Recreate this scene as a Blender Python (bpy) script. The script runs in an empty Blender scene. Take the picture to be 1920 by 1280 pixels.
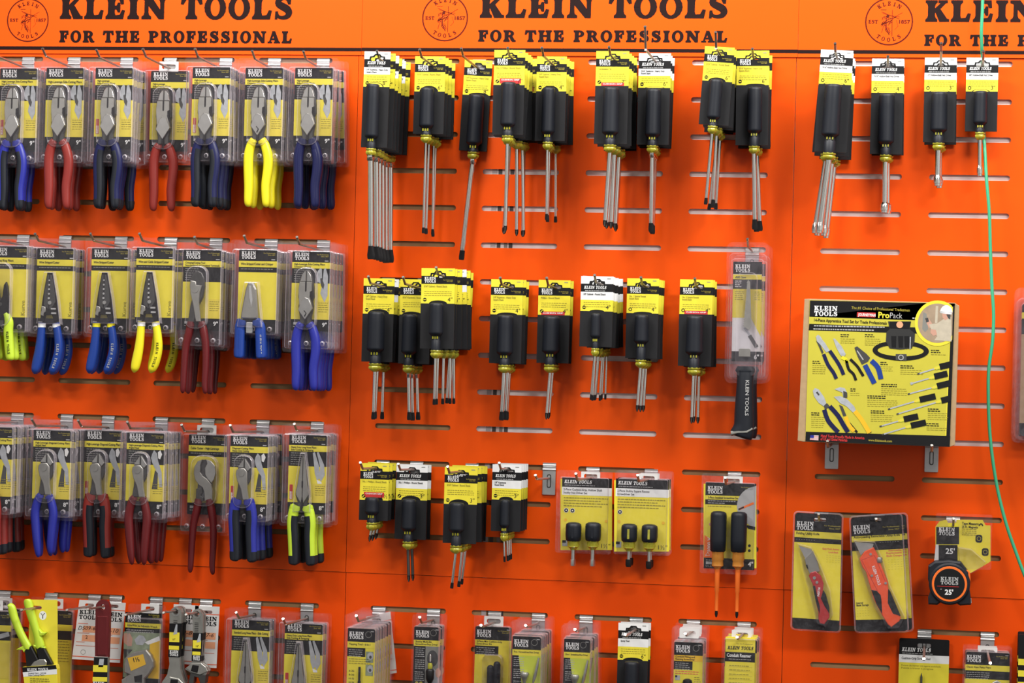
import bpy, math, random
from mathutils import Vector, Matrix
from mathutils.geometry import tessellate_polygon

RND = random.Random(11)
PI = math.pi
SC = bpy.context.scene
COL = SC.collection

# ------------------------------------------------------------------ camera
F = 4700.0            # focal length in pixels of the 1920x1280 frame
D = 4700.0            # distance camera - board in millimetres
_n = Vector(((1750 - 960) / F, -(690 - 640) / F, -1)).normalized()
_s = .024
_x = Vector((1, -_s, -(_n.x - _s * _n.y) / _n.z)).normalized()
_z = _x.cross(_n)
RW = Matrix((_x, _n, _z))                 # camera space -> world space

def W(px, py, d=0.0):
    """the point of the plane d mm in front of the board that the pixel shows: (X, Z) in mm"""
    v = RW @ Vector(((px - 960) / F, -(py - 640) / F, -1))
    t = (D - d) / v.y
    return v.x * t, v.z * t

def depth_at(px, py, X):
    a = W(px, py, 0)[0]; b = W(px, py, 200)[0]
    return 200 * (X - a) / (b - a) if abs(b - a) > 1e-6 else 150

cam = bpy.data.cameras.new('camera'); camo = bpy.data.objects.new('camera', cam); COL.objects.link(camo)
cam.sensor_width = 36; cam.lens = F / 1920 * 36; cam.clip_end = 100
camo.matrix_world = Matrix.Translation((0, -D / 1000, 0)) @ RW.to_4x4()
cam.dof.use_dof = False
SC.camera = camo
SC.view_settings.view_transform = 'Standard'
SC.view_settings.look = 'None'
SC.view_settings.gamma = 1
SC.view_settings.exposure = 0.15
SC.cycles.transparent_max_bounces = 32
SC.cycles.max_bounces = 8

# ------------------------------------------------------------------ materials
MATS = {}
def mat(name, col, rough=.5, metal=0., noise=.05, nscale=60., bump=0., bscale=200., trans=0., spec=.5, coat=0.):
    m = bpy.data.materials.new(name); m.use_nodes = True
    nt = m.node_tree; b = nt.nodes['Principled BSDF']
    b.inputs['Roughness'].default_value = rough
    b.inputs['Metallic'].default_value = metal
    b.inputs['Transmission Weight'].default_value = trans
    b.inputs['Specular IOR Level'].default_value = spec
    b.inputs['Coat Weight'].default_value = coat
    tc = nt.nodes.new('ShaderNodeTexCoord')
    nz = nt.nodes.new('ShaderNodeTexNoise'); nz.inputs['Scale'].default_value = nscale
    nz.inputs['Detail'].default_value = 3
    nt.links.new(tc.outputs['Object'], nz.inputs['Vector'])
    mx = nt.nodes.new('ShaderNodeMix'); mx.data_type = 'RGBA'
    lo = [max(0, c * (1 - noise)) for c in col]; hi = [min(1, c * (1 + noise)) for c in col]
    mx.inputs[6].default_value = (*lo, 1); mx.inputs[7].default_value = (*hi, 1)
    nt.links.new(nz.outputs['Fac'], mx.inputs[0])
    nt.links.new(mx.outputs[2], b.inputs['Base Color'])
    if bump:
        n2 = nt.nodes.new('ShaderNodeTexNoise'); n2.inputs['Scale'].default_value = bscale
        nt.links.new(tc.outputs['Object'], n2.inputs['Vector'])
        bp = nt.nodes.new('ShaderNodeBump'); bp.inputs['Strength'].default_value = bump
        bp.inputs['Distance'].default_value = .002
        nt.links.new(n2.outputs['Fac'], bp.inputs['Height'])
        nt.links.new(bp.outputs['Normal'], b.inputs['Normal'])
    MATS[name] = m
    return m

def clearmat(name, fac, tint, rough=.12, dcol=(.75, .70, .78)):
    """thin clear PVC: mostly lets light through, with a milky part and a gloss"""
    m = bpy.data.materials.new(name); m.use_nodes = True
    nt = m.node_tree; out = nt.nodes['Material Output']
    p = nt.nodes['Principled BSDF']
    p.inputs['Base Color'].default_value = (*dcol, 1)
    p.inputs['Roughness'].default_value = rough
    p.inputs['Specular IOR Level'].default_value = .9
    tr = nt.nodes.new('ShaderNodeBsdfTransparent'); tr.inputs['Color'].default_value = (*tint, 1)
    gl = nt.nodes.new('ShaderNodeBsdfGlossy'); gl.inputs['Roughness'].default_value = rough
    gl.inputs['Color'].default_value = (.9, .9, .95, 1)
    fr = nt.nodes.new('ShaderNodeLayerWeight'); fr.inputs['Blend'].default_value = .25
    tc = nt.nodes.new('ShaderNodeTexCoord'); nz = nt.nodes.new('ShaderNodeTexNoise')
    nz.inputs['Scale'].default_value = 45; nz.inputs['Detail'].default_value = 2
    nt.links.new(tc.outputs['Object'], nz.inputs['Vector'])
    bp = nt.nodes.new('ShaderNodeBump'); bp.inputs['Strength'].default_value = .55
    bp.inputs['Distance'].default_value = .004
    nt.links.new(nz.outputs['Fac'], bp.inputs['Height'])
    for nd in (p, gl): nt.links.new(bp.outputs['Normal'], nd.inputs['Normal'])
    m1 = nt.nodes.new('ShaderNodeMixShader'); m1.inputs[0].default_value = fac
    nt.links.new(tr.outputs[0], m1.inputs[1]); nt.links.new(p.outputs[0], m1.inputs[2])
    mp = nt.nodes.new('ShaderNodeMath'); mp.operation = 'MULTIPLY_ADD'
    mp.inputs[1].default_value = .45; mp.inputs[2].default_value = .014
    nt.links.new(fr.outputs['Fresnel'], mp.inputs[0])
    m2 = nt.nodes.new('ShaderNodeMixShader')
    nt.links.new(mp.outputs[0], m2.inputs[0])
    nt.links.new(m1.outputs[0], m2.inputs[1]); nt.links.new(gl.outputs[0], m2.inputs[2])
    nt.links.new(m2.outputs[0], out.inputs['Surface'])
    MATS[name] = m

mat('orange', (.88, .086, .001), .36, noise=.04, nscale=4, bump=.25, bscale=5, spec=.22)
mat('orange_low', (.88, .076, .0005), .45, noise=.04, nscale=4, bump=.15, bscale=6, spec=.18)
mat('header_ink', (.014, .005, .005), .6, spec=.12)
mat('emblem_ink', (.09, .010, .005), .6, spec=.1)
mat('tan_board', (.34, .22, .10), .8, noise=.15, nscale=30)
mat('pale_board', (.85, .84, .82), .7, noise=.08, nscale=30)
mat('upright', (.06, .06, .06), .6)
mat('steel', (.62, .61, .58), .30, .95, noise=.12, nscale=80)
mat('satin', (.40, .39, .36), .42, .8, noise=.2, nscale=60)
mat('jaw_dark', (.09, .088, .085), .42, .7, noise=.2, nscale=60)
mat('chrome', (.80, .78, .73), .17, 1, noise=.05)
mat('galv', (.60, .60, .60), .38, .9, noise=.15, nscale=60)
mat('rust_rod', (.46, .40, .36), .35, .9, noise=.25, nscale=40)
mat('tip_black', (.010, .009, .010), .42, spec=.3)
mat('rubber', (.010, .012, .018), .48, noise=.1, spec=.35)
mat('card_black', (.009, .009, .010), .55, noise=.1, spec=.2)
mat('card_grey', (.015, .015, .017), .6, noise=.1, spec=.22)
mat('yellow', (.80, .68, .045), .38)
mat('yellow2', (.74, .60, .06), .38)
mat('yellow_box', (.56, .50, .055), .4, spec=.3)
mat('pouch', (.018, .018, .018), .6)
mat('amber', (.80, .48, .02), .4)
mat('lime_print', (.55, .62, .05), .4)
mat('white', (.80, .80, .80), .45)
mat('grey', (.22, .22, .20), .5)
mat('grey_lt', (.42, .42, .42), .5)
mat('gold', (.40, .33, .04), .5)
mat('olive', (.28, .24, .02), .5)
mat('red', (.55, .03, .03), .45)
mat('pink', (.62, .28, .22), .6)
mat('peach', (.80, .36, .20), .6)
mat('tag_red', (.75, .14, .07), .6)
mat('paper', (.72, .70, .69), .7)
mat('pic_silver', (.40, .42, .45), .5, noise=.3, nscale=120)
mat('pic_dark', (.05, .05, .05), .5)
mat('pic_green', (.25, .30, .20), .5, noise=.4, nscale=90)
mat('skin_print', (.55, .30, .22), .6)
mat('shirt_print', (.50, .44, .34), .6, noise=.2, nscale=100)
mat('wall_print', (.34, .25, .17), .6, noise=.3, nscale=60)
mat('cardboard', (.42, .28, .15), .8, noise=.15, nscale=120)
mat('cushion_blue', (.012, .045, .26), .34)
mat('royal', (.022, .028, .28), .32)
mat('navy', (.012, .014, .065), .36, spec=.35)
mat('dip_red', (.25, .028, .022), .34)
mat('dip_maroon', (.12, .010, .012), .32)
mat('dip_yellow', (.80, .70, .02), .32)
mat('dip_lime', (.52, .70, .04), .35)
mat('collar', (.66, .62, .06), .10, trans=.5, coat=.5, noise=.5, nscale=220)
mat('collar_orange', (.75, .30, .05), .15, trans=.25, coat=.3)
mat('ins_orange', (.90, .17, .02), .4)
mat('knife_orange', (.80, .09, .02), .3)
mat('knife_red', (.42, .02, .02), .3)
mat('cord_green', (.05, .42, .22), .45)
mat('bluebit', (.02, .12, .4), .5)
clearmat('clear', .028, (.985, .975, .985))
clearmat('clear_edge', .27, (.96, .93, .96), .2, dcol=(.80, .72, .78))

# ------------------------------------------------------------------ mesh builder (units: "px mm", scaled at build)
def cr(pts, sub=4):
    """Catmull-Rom through points (tuples of any size)"""
    if len(pts) < 3: return list(pts)
    out = []
    P = [pts[0]] + list(pts) + [pts[-1]]
    for i in range(1, len(P) - 2):
        for k in range(sub):
            t = k / sub
            out.append(tuple(.5 * ((2 * b) + (-a + c) * t + (2 * a - 5 * b + 4 * c - d) * t * t + (-a + 3 * b - 3 * c + d) * t ** 3)
                             for a, b, c, d in zip(P[i - 1], P[i], P[i + 1], P[i + 2])))
    out.append(tuple(pts[-1]))
    return out

def rrect(x0, z0, x1, z1, r, seg=4):
    o = []
    for cx, cz, a in ((x1 - r, z0 + r, -PI / 2), (x1 - r, z1 - r, 0), (x0 + r, z1 - r, PI / 2), (x0 + r, z0 + r, PI)):
        for k in range(seg + 1):
            t = a + PI / 2 * k / seg
            o.append((cx + r * math.cos(t), cz + r * math.sin(t)))
    return o

def ell(cx, cz, rx, rz, n=20, a0=0, a1=2 * PI):
    full = abs(a1 - a0 - 2 * PI) < 1e-6
    m = n if full else n + 1
    return [(cx + rx * math.cos(a0 + (a1 - a0) * k / n), cz + rz * math.sin(a0 + (a1 - a0) * k / n)) for k in range(m)]

def inset(pts, d):
    n = len(pts); out = []
    for i in range(n):
        a = Vector(pts[i - 1]); b = Vector(pts[i]); c = Vector(pts[(i + 1) % n])
        e1 = (b - a); e2 = (c - b)
        if e1.length < 1e-6 or e2.length < 1e-6: out.append(tuple(b)); continue
        e1.normalize(); e2.normalize()
        n1 = Vector((-e1.y, e1.x)); n2 = Vector((-e2.y, e2.x))
        m = n1 + n2
        if m.length < .3: out.append(tuple(b + n1 * d)); continue
        m.normalize()
        k = min(d / max(.35, m.dot(n1)), d * 1.8)
        out.append(tuple(b + m * k))
    return out

def area(p):
    return .5 * sum(p[i - 1][0] * p[i][1] - p[i][0] * p[i - 1][1] for i in range(len(p)))

FONT = {}
def font_mesh(s, bold=0., shear=0.):
    k = (s, bold, shear)
    if k not in FONT:
        c = bpy.data.curves.new('t', 'FONT'); c.body = s; c.offset = bold; c.shear = shear; c.resolution_u = 2
        o = bpy.data.objects.new('t', c)
        me = bpy.data.meshes.new_from_object(o)
        vs = [(v.co.x, v.co.y) for v in me.vertices]; fs = [tuple(p.vertices) for p in me.polygons]
        ok = []
        for f in fs:
            q = [vs[i] for i in f]
            ok.append(f if area(q) >= 0 else f[::-1])
        FONT[k] = (vs, ok, min((v[0] for v in vs), default=0), max((v[0] for v in vs), default=1))
        bpy.data.objects.remove(o); bpy.data.curves.remove(c); bpy.data.meshes.remove(me)
    return FONT[k]

def gl_stem(xc, w=.27, s=.24, t=.12, top=True, bot=True):
    p = []
    if bot: p += [(xc - s, .0), (xc + s, 0), (xc + s, t * .8), (xc + w / 2 + .03, t + .05), (xc + w / 2, t + .16)]
    else: p += [(xc - w / 2, 0), (xc + w / 2, 0)]
    if top: p += [(xc + w / 2, 1 - t - .16), (xc + w / 2 + .03, 1 - t - .05), (xc + s, 1 - t * .8), (xc + s, 1), (xc - s, 1), (xc - s, 1 - t * .8), (xc - w / 2 - .03, 1 - t - .05), (xc - w / 2, 1 - t - .16)]
    else: p += [(xc + w / 2, 1), (xc - w / 2, 1)]
    if bot: p += [(xc - w / 2, t + .16), (xc - w / 2 - .03, t + .05), (xc - s, t * .8)]
    return p

def ring(cx, cz, ro, ri, n=16, a0=0., a1=2 * PI):
    q = []
    for k in range(n):
        a, b = a0 + (a1 - a0) * k / n, a0 + (a1 - a0) * (k + 1) / n
        q.append([(cx + ri[0] * math.cos(a), cz + ri[1] * math.sin(a)), (cx + ro[0] * math.cos(a), cz + ro[1] * math.sin(a)),
                  (cx + ro[0] * math.cos(b), cz + ro[1] * math.sin(b)), (cx + ri[0] * math.cos(b), cz + ri[1] * math.sin(b))])
    return q

def ribbon(pts, ws):
    L, Rr = [], []
    for i, p in enumerate(pts):
        a = Vector(pts[max(0, i - 1)]); b = Vector(pts[min(len(pts) - 1, i + 1)])
        t = (b - a).normalized(); n = Vector((-t.y, t.x)); w = ws[i] / 2 if not isinstance(ws, (int, float)) else ws / 2
        L.append((p[0] + n.x * w, p[1] + n.y * w)); Rr.append((p[0] - n.x * w, p[1] - n.y * w))
    out = []
    for i in range(len(pts) - 1):
        q = [Rr[i], Rr[i + 1], L[i + 1], L[i]]
        out.append(q if area(q) > 0 else q[::-1])
    return out

BASE = [(.25, 0), (.76, 0), (.83, .37), (.72, .39), (.62, .17), (.25, .13)]
TOPB = [(.25, 1), (.25, .87), (.60, .85), (.68, .65), (.78, .66), (.76, 1)]
MIDB = [(.34, .43), (.48, .43), (.54, .30), (.63, .30), (.63, .71), (.54, .71), (.48, .58), (.34, .58)]
_sp = cr([(.64, .70, .10), (.56, .89, .13), (.38, .93, .15), (.2, .84, .22), (.2, .67, .28), (.38, .55, .30), (.56, .44, .30), (.64, .28, .26), (.56, .12, .2), (.36, .07, .14), (.18, .13, .12), (.11, .30, .10)], 3)
_Ss = ribbon([(p[0], p[1]) for p in _sp], [p[2] for p in _sp])
GL = {
    'I': ([gl_stem(.26)], .54), 'L': ([gl_stem(.25), BASE], .86), 'E': ([gl_stem(.25), BASE, TOPB, MIDB], .88),
    'F': ([gl_stem(.25), TOPB, MIDB], .82),
    'H': ([gl_stem(.25), gl_stem(.84), [(.3, .43), (.8, .43), (.8, .58), (.3, .58)]], 1.1),
    'N': ([gl_stem(.22, .15, .2, top=False), gl_stem(.9, .15, .2, bot=False), [(0, 1), (0, .88), (.12, .84), (.76, 0), (.975, 0), (.975, .14), (.40, 1)]], 1.12),
    'T': ([gl_stem(.46, top=False), [(.04, 1), (0, .66), (.10, .64), (.22, .85), (.70, .85), (.82, .64), (.92, .66), (.88, 1)]], .94),
    'K': ([gl_stem(.25), [(.34, .38), (.52, .50), (.84, .87), (.92, .88), (.92, 1), (.54, 1), (.54, .88), (.64, .87), (.34, .55)],
           [(.40, .50), (.60, .0), (.99, 0), (.99, .11), (.90, .13), (.60, .62)]], 1.0),
    'O': (ring(.47, .5, (.46, .53), (.21, .39), 18), .96),
    'P': ([gl_stem(.25)] + ring(.44, .71, (.40, .29), (.15, .16), 8, -PI / 2, PI / 2) + [[(.3, .42), (.44, .42), (.44, .55), (.3, .55)], [(.3, .87), (.44, .87), (.44, 1), (.3, 1)]], .88),
    'A': ([[(.12, .1), (.24, .1), (.52, .84), (.46, 1), (.40, 1)], [(.36, 1), (.64, .1), (.96, .1), (.60, 1)], [(.22, .27), (.68, .27), (.66, .39), (.26, .39)],
           [(0, 0), (.36, 0), (.36, .11), (0, .11)], [(.54, 0), (1.04, 0), (1.04, .11), (.54, .11)]], 1.06),
    'S': (_Ss + [[(.60, .66), (.70, .66), (.72, 1), (.63, 1)], [(.05, 0), (.14, 0), (.17, .34), (.07, .34)]], .82),
    ' ': ([], .45),
}
GL['R'] = (GL['P'][0] + [[(.44, .50), (.64, .08), (.74, 0), (.98, 0), (.98, .10), (.90, .12), (.70, .48)]], 1.0)

def slab_polys(s, x0, x1, z, h, gap=.05, bold=0.):
    tot = sum(GL[c][1] + gap for c in s) - gap
    k = (x1 - x0) / tot; x = x0; out = []
    for c in s:
        ps, adv = GL[c]
        for p in ps:
            q = [(x + a * k, z + b * h) for a, b in p]
            if bold: q = q if area(q) > 0 else q[::-1]; q = inset(q, -bold * h)
            out.append(q)
        x += (adv + gap) * k
    return out

class MB:
    def __init__(s): s.v = []; s.f = []; s.m = []; s.sm = []; s.names = []
    def mi(s, n):
        if n not in s.names: s.names.append(n)
        return s.names.index(n)
    def add(s, vs, fs, m, smooth=False):
        b = len(s.v); s.v += [tuple(v) for v in vs]; k = s.mi(m)
        for f in fs: s.f.append(tuple(i + b for i in f)); s.m.append(k); s.sm.append(smooth)
    def poly(s, pts, y, m):
        if area(pts) < 0: pts = pts[::-1]
        s.add([(x, y, z) for x, z in pts], [tuple(range(len(pts)))], m)
    def rect(s, x0, z0, x1, z1, y, m): s.poly([(x0, z0), (x1, z0), (x1, z1), (x0, z1)], y, m)
    def polys(s, ps, y, m, step=.012):
        for i, p in enumerate(ps): s.poly(p, y - step * (i % 12), m)
    def box(s, x0, x1, y0, y1, z0, z1, m):
        v = [(x0, y0, z0), (x1, y0, z0), (x1, y1, z0), (x0, y1, z0), (x0, y0, z1), (x1, y0, z1), (x1, y1, z1), (x0, y1, z1)]
        s.add(v, [(0, 3, 2, 1), (4, 5, 6, 7), (0, 1, 5, 4), (2, 3, 7, 6), (1, 2, 6, 5), (3, 0, 4, 7)], m)
    def prism(s, pts, yf, yb, m, bev=0., mside=None):
        """yf: front (towards the viewer, smaller y), yb back"""
        if area(pts) < 0: pts = pts[::-1]
        n = len(pts); ms = mside or m
        if bev:
            ip = inset(pts, bev)
            s.add([(x, yf, z) for x, z in ip], [tuple(range(n))], m)
            s.add([(x, yf, z) for x, z in ip] + [(x, yf + bev, z) for x, z in pts],
                  [(i, n + i, n + (i + 1) % n, (i + 1) % n) for i in range(n)], m)
            y0 = yf + bev
        else:
            s.add([(x, yf, z) for x, z in pts], [tuple(range(n))], m); y0 = yf
        s.add([(x, y0, z) for x, z in pts] + [(x, yb, z) for x, z in pts],
              [(i, n + i, n + (i + 1) % n, (i + 1) % n) for i in range(n)], ms)
        s.add([(x, yb, z) for x, z in pts], [tuple(range(n))[::-1]], ms)
    def holed(s, outer, holes, yf, yb, m, mback=None):
        """flat sheet with real holes"""
        loops = [outer if area(outer) > 0 else outer[::-1]] + [h if area(h) < 0 else h[::-1] for h in holes]
        tri = tessellate_polygon([[Vector((x, z, 0)) for x, z in l] for l in loops])
        flat = [p for l in loops for p in l]
        fs = []
        for t in tri:
            q = [flat[i] for i in t]
            if abs(area(q)) < 1e-9: continue
            fs.append(tuple(t) if area(q) > 0 else tuple(t)[::-1])
        s.add([(x, yf, z) for x, z in flat], fs, m)
        if m == 'clear': return
        s.add([(x, yb, z) for x, z in flat], [f[::-1] for f in fs], mback or m)
        for l in loops:
            n = len(l)
            s.add([(x, yf, z) for x, z in l] + [(x, yb, z) for x, z in l],
                  [(i, n + i, n + (i + 1) % n, (i + 1) % n) for i in range(n)], mback or m)
    def lathe(s, prof, cx, cy, m, seg=14, flute=0, fd=0.):
        """prof: (r, z) from top to bottom"""
        vs = []; fs = []
        for r, z in prof:
            for k in range(seg):
                a = 2 * PI * k / seg
                rr = r * (1 - fd * (k % 2)) if flute else r
                vs.append((cx + rr * math.cos(a), cy + rr * math.sin(a), z))
        for i in range(len(prof) - 1):
            for k in range(seg):
                a = i * seg + k; b = i * seg + (k + 1) % seg
                fs.append((a, a + seg, b + seg, b))
        s.add(vs, fs, m, True)
        s.add(vs[:seg], [tuple(range(seg))], m, True)
        s.add(vs[-seg:], [tuple(range(seg))[::-1]], m, True)
    def sweep(s, pts, m, seg=10, yc=None):
        """pts: (x, y, z, rw, rd): section half width in the board's plane rw, half depth rd"""
        vs = []; fs = []
        n = len(pts)
        for i, (x, y, z, rw, rd) in enumerate(pts):
            a = pts[max(0, i - 1)]; b = pts[min(n - 1, i + 1)]
            t = Vector((b[0] - a[0], b[2] - a[2]))
            t = t.normalized() if t.length > 1e-6 else Vector((0, -1))
            nx, nz = -t.y, t.x
            for k in range(seg):
                q = 2 * PI * k / seg
                c, d = math.cos(q) * rw, math.sin(q) * rd
                vs.append((x + nx * c, y + d, z + nz * c))
        for i in range(n - 1):
            for k in range(seg):
                a = i * seg + k; b = i * seg + (k + 1) % seg
                fs.append((a, b, b + seg, a + seg))
        s.add(vs, fs, m, True)
        s.add(vs[:seg], [tuple(range(seg))[::-1]], m, True); s.add(vs[-seg:], [tuple(range(seg))], m, True)
    def rod(s, pts, r, m, seg=8):
        """round tube through 3D points"""
        vs = []; fs = []; n = len(pts); up = Vector((0, 0, 1))
        for i in range(n):
            a = Vector(pts[max(0, i - 1)]); b = Vector(pts[min(n - 1, i + 1)]); t = (b - a).normalized()
            u = t.cross(Vector((1, 0, 0)) if abs(t.x) < .9 else up).normalized(); w = t.cross(u)
            rr = r if isinstance(r, (int, float)) else r[i]
            for k in range(seg):
                q = 2 * PI * k / seg; p = Vector(pts[i]) + (u * math.cos(q) + w * math.sin(q)) * rr
                vs.append(tuple(p))
        for i in range(n - 1):
            for k in range(seg):
                a = i * seg + k; b = i * seg + (k + 1) % seg
                fs.append((a, b, b + seg, a + seg))
        s.add(vs, fs, m, True)
        s.add(vs[:seg], [tuple(range(seg))[::-1]], m); s.add(vs[-seg:], [tuple(range(seg))], m)
    def text(s, t, x, z, h, m, y, bold=0., xs=1., al='l', width=None, shear=0., rot=None):
        vs, fs, a, b = font_mesh(t, bold, shear)
        k = h / .70
        if width: xs = width / ((b - a) * k)
        w = (b - a) * k * xs
        x0 = {'l': x, 'c': x - w / 2, 'r': x - w}[al]
        if rot is None: s.add([(x0 + (p[0] - a) * k * xs, y, z + p[1] * k) for p in vs], fs, m)
        else:
            c, d = math.cos(rot), math.sin(rot); o = []
            for p in vs:
                u, v = (x0 - x) + (p[0] - a) * k * xs, p[1] * k
                o.append((x + u * c - v * d, y, z + u * d + v * c))
            s.add(o, fs, m)
    def words(s, x0, x1, z, h, m, y, seed=0):
        """print too small to read: word-shaped dashes"""
        r = random.Random(seed * 31 + int(z * 7)); x = x0
        while x < x1 - 2:
            w = min(r.uniform(2.2, 6.5), x1 - x)
            s.rect(x, z, x + w, z + h, y, m); x += w + 1.1
    def build(s, name, parent=None, k=1.0):
        me = bpy.data.meshes.new(name)
        q = k * .001
        me.from_pydata([(a * q, b * q, c * q) for a, b, c in s.v], [], s.f)
        for n in s.names: me.materials.append(MATS[n])
        me.polygons.foreach_set('material_index', s.m); me.polygons.foreach_set('use_smooth', s.sm)
        me.update()
        if any(s.sm):
            try: me.set_sharp_from_angle(angle=math.radians(50))
            except Exception: pass
        o = bpy.data.objects.new(name, me); COL.objects.link(o)
        if parent: o.parent = parent
        return o

def tag(o, label=None, cat=None, group=None, kind=None):
    if label: o['label'] = label
    if cat: o['category'] = cat
    if group: o['group'] = group
    if kind: o['kind'] = kind
    return o
def empty(name, loc=(0, 0, 0)):
    o = bpy.data.objects.new(name, None); COL.objects.link(o); o.location = loc; o.empty_display_size = .02
    return o
def copy_tree(o, parent=None):
    c = o.copy(); COL.objects.link(c); c.parent = parent
    for ch in list(o.children): copy_tree(ch, c)
    return c

def pxscale(px, py, d):
    return (W(px + 50, py, d)[0] - W(px - 50, py, d)[0]) / 100

# ------------------------------------------------------------------ the board
ROWS = [563 - 70 * k for k in range(18)]
XS_L = [-1886, -1691, -1497, -1302]; XS_M = [-1053, -856, -658, -461]; XS_R = [-213, -16, 181]
def slot(x0, w, z): return rrect(x0, z - 5, x0 + w, z + 5, 4.8, 4)
def panel(x0, x1, z0, z1, xs, rows, y, m, name):
    b = MB(); holes = []
    for k in rows:
        for x in xs:
            if x + 148 < x1 and x > x0: holes.append(slot(x, 147, ROWS[k]))
    b.holed([(x0, z0), (x1, z0), (x1, z1), (x0, z1)], holes, y, y + 2.4, m, 'orange_low')
    return tag(b.build(name), kind='structure')
for (x0, x1, xs) in ((-2080, -1104, [-2080 + 1] + XS_L), (-1103, -266, XS_M), (-265, 395, XS_R)):
    panel(x0, x1, -419.5, 577, xs, range(0, 14), 0, 'orange', 'wall_back')
    panel(x0 + .5, x1 + .3, -1150, -420.5, xs, (15, 16, 17), 1.2, 'orange_low', 'wall_back')
b = MB(); b.box(-2080, -1110, 6.4, 9, -1150, 760, 'tan_board'); b.box(-1110, 395, 6.4, 9, -1150, -180, 'tan_board')
b.box(-1110, -875, 6.2, 9, -180, 760, 'tan_board'); b.box(-875, 395, 6.4, 9, -180, 760, 'pale_board')
tag(b.build('wall_backing'), kind='structure')
b = MB()
for x0, x1, m in ((-838, -829, 'grey_lt'), (-826, -819, 'upright'), (-812, -806, 'grey'), (-803, -796, 'upright')):
    b.box(x0, x1, 5.2, 6.2, -560, 572, m)
tag(b.build('trim_1'), kind='structure')

# header signs: top strip with lettering, round emblem and rule
def emblem(mb, cx, cz, r, y):
    m = 'emblem_ink'
    mb.polys(ring(cx, cz, (r, r), (r * .945, r * .945), 40), y, m, .02)
    def arc(word, rad, h, mid, spread, flip):
        n = len(word)
        for i, c in enumerate(word):
            a = mid + (i - (n - 1) / 2) * spread * (1 if flip else -1)
            px, pz = cx + rad * math.cos(a), cz + rad * math.sin(a)
            rot = a - PI / 2 if not flip else a + PI / 2
            for p in GL[c][0]:
                q = []
                for u, v in p:
                    u = (u - GL[c][1] / 2) * h * .9; v = (v - .5) * h
                    q.append((px + u * math.cos(rot) - v * math.sin(rot), pz + u * math.sin(rot) + v * math.cos(rot)))
                mb.poly(q, y, m)
    arc('KLEIN', r * .76, r * .17, PI / 2, .29, False)
    arc('TOOLS', r * .76, r * .17, -PI / 2, .30, True)
    mb.polys(slab_polys('EST', cx - r * .86, cx - r * .46, cz - r * .08, r * .15), y, m)
    mb.text('1857', cx + r * .42, cz - r * .08, r * .15, m, y, .03, width=r * .46)
    def st(pts, w): mb.polys(ribbon([(cx + a * r, cz + c * r) for a, c in pts], w * r * .55), y - .1, m, .02)
    st([(.13, .50), (.13, -.62)], .035)                       # pole
    st([(-.32, .42), (-.05, .30), (.42, .12)], .03); st([(-.28, .36), (0, .26), (.44, .20)], .02)
    st([(.55, .38), (.30, .24), (.06, .02)], .025); st([(-.36, .50), (-.12, .50)], .03)
    st([(-.30, -.20), (-.16, .02), (-.02, .10)], .05); st([(-.32, -.12), (-.10, -.04), (.13, .06)], .06)
    st([(-.10, .02), (-.14, .22), (-.06, .26)], .04); st([(-.30, .05), (-.26, .18), (-.16, .22)], .03)
    st([(-.20, -.12), (-.26, -.30), (-.30, -.46)], .03); st([(-.12, -.1), (-.10, -.30), (.02, -.56)], .06)
    st([(-.16, -.14), (-.14, -.34), (-.06, -.46)], .05); st([(.30, .06), (.38, -.18), (.24, -.34)], .02)
    st([(-.02, .10), (.10, .14), (.30, .20)], .03); st([(.0, -.25), (.02, -.5)], .03)
    for q in range(9): st([(-.34 + .05 * q, -.16 + .05 * (q % 3)), (-.26 + .05 * q, -.02 + .06 * (q % 2))], .035)
    for q in range(6): st([(-.02 + .03 * q, -.22 - .06 * q), (-.12 + .05 * q, -.34 - .04 * q)], .03)
    for q in range(5): st([(-.30 + .08 * q, .18 + .05 * (q % 2)), (-.24 + .08 * q, .10)], .03)
    mb.poly(ell(cx - r * .06, cz + r * .22, r * .06, r * .07, 10), y - .15, m)

for i, (x0, x1, zl, ec, er, k1, k2, w1) in enumerate((
        (-2080, -1098.6, 584.6, (53, 38), 39, (113, 550, 35.5), (112, 548, 79.5), 'left'),
        (-1098, -263.6, 584.9, (835, 34), 43, (900, 1366, 33.5), (897, 1364, 78), 'middle'),
        (-263, 395, 584.2, (1667, 41), 45, (1735, 2190, 41), (1733, 2190, 86), 'right'))):
    b = MB(); b.box(x0, x1, -2.2 - .3 * i, -.2, 574, 780, 'orange')
    y = -2.4 - .3 * i
    b.rect(x0, zl - 3.6, x1, zl + 3.2, y, 'header_ink')
    for (a, c, base), h, s in ((k1, 42.5, 'KLEIN TOOLS'), (k2, 22.5, 'FOR THE PROFESSIONAL')):
        X0, Z0 = W(a, base); X1, _ = W(c, base)
        k = pxscale(a, base, 0)
        b.polys(slab_polys(s, X0, X1, Z0, h * k * (.95 if s[0] == 'K' else .92), .07 if s[0] == 'K' else .15, .010 if s[0] == 'K' else .018), y, 'header_ink', .03)
    X, Z = W(*ec); emblem(b, X, Z, er * pxscale(ec[0], ec[1], 0), y)
    hs = b.build('header_sign')
    tag(hs, 'orange printed header strip above the %s panel with round emblem' % w1 if w1 != 'right' else 'orange printed header strip at the top right, green cord hanging across it', 'sign', 'header strips along the top of the board')
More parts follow.
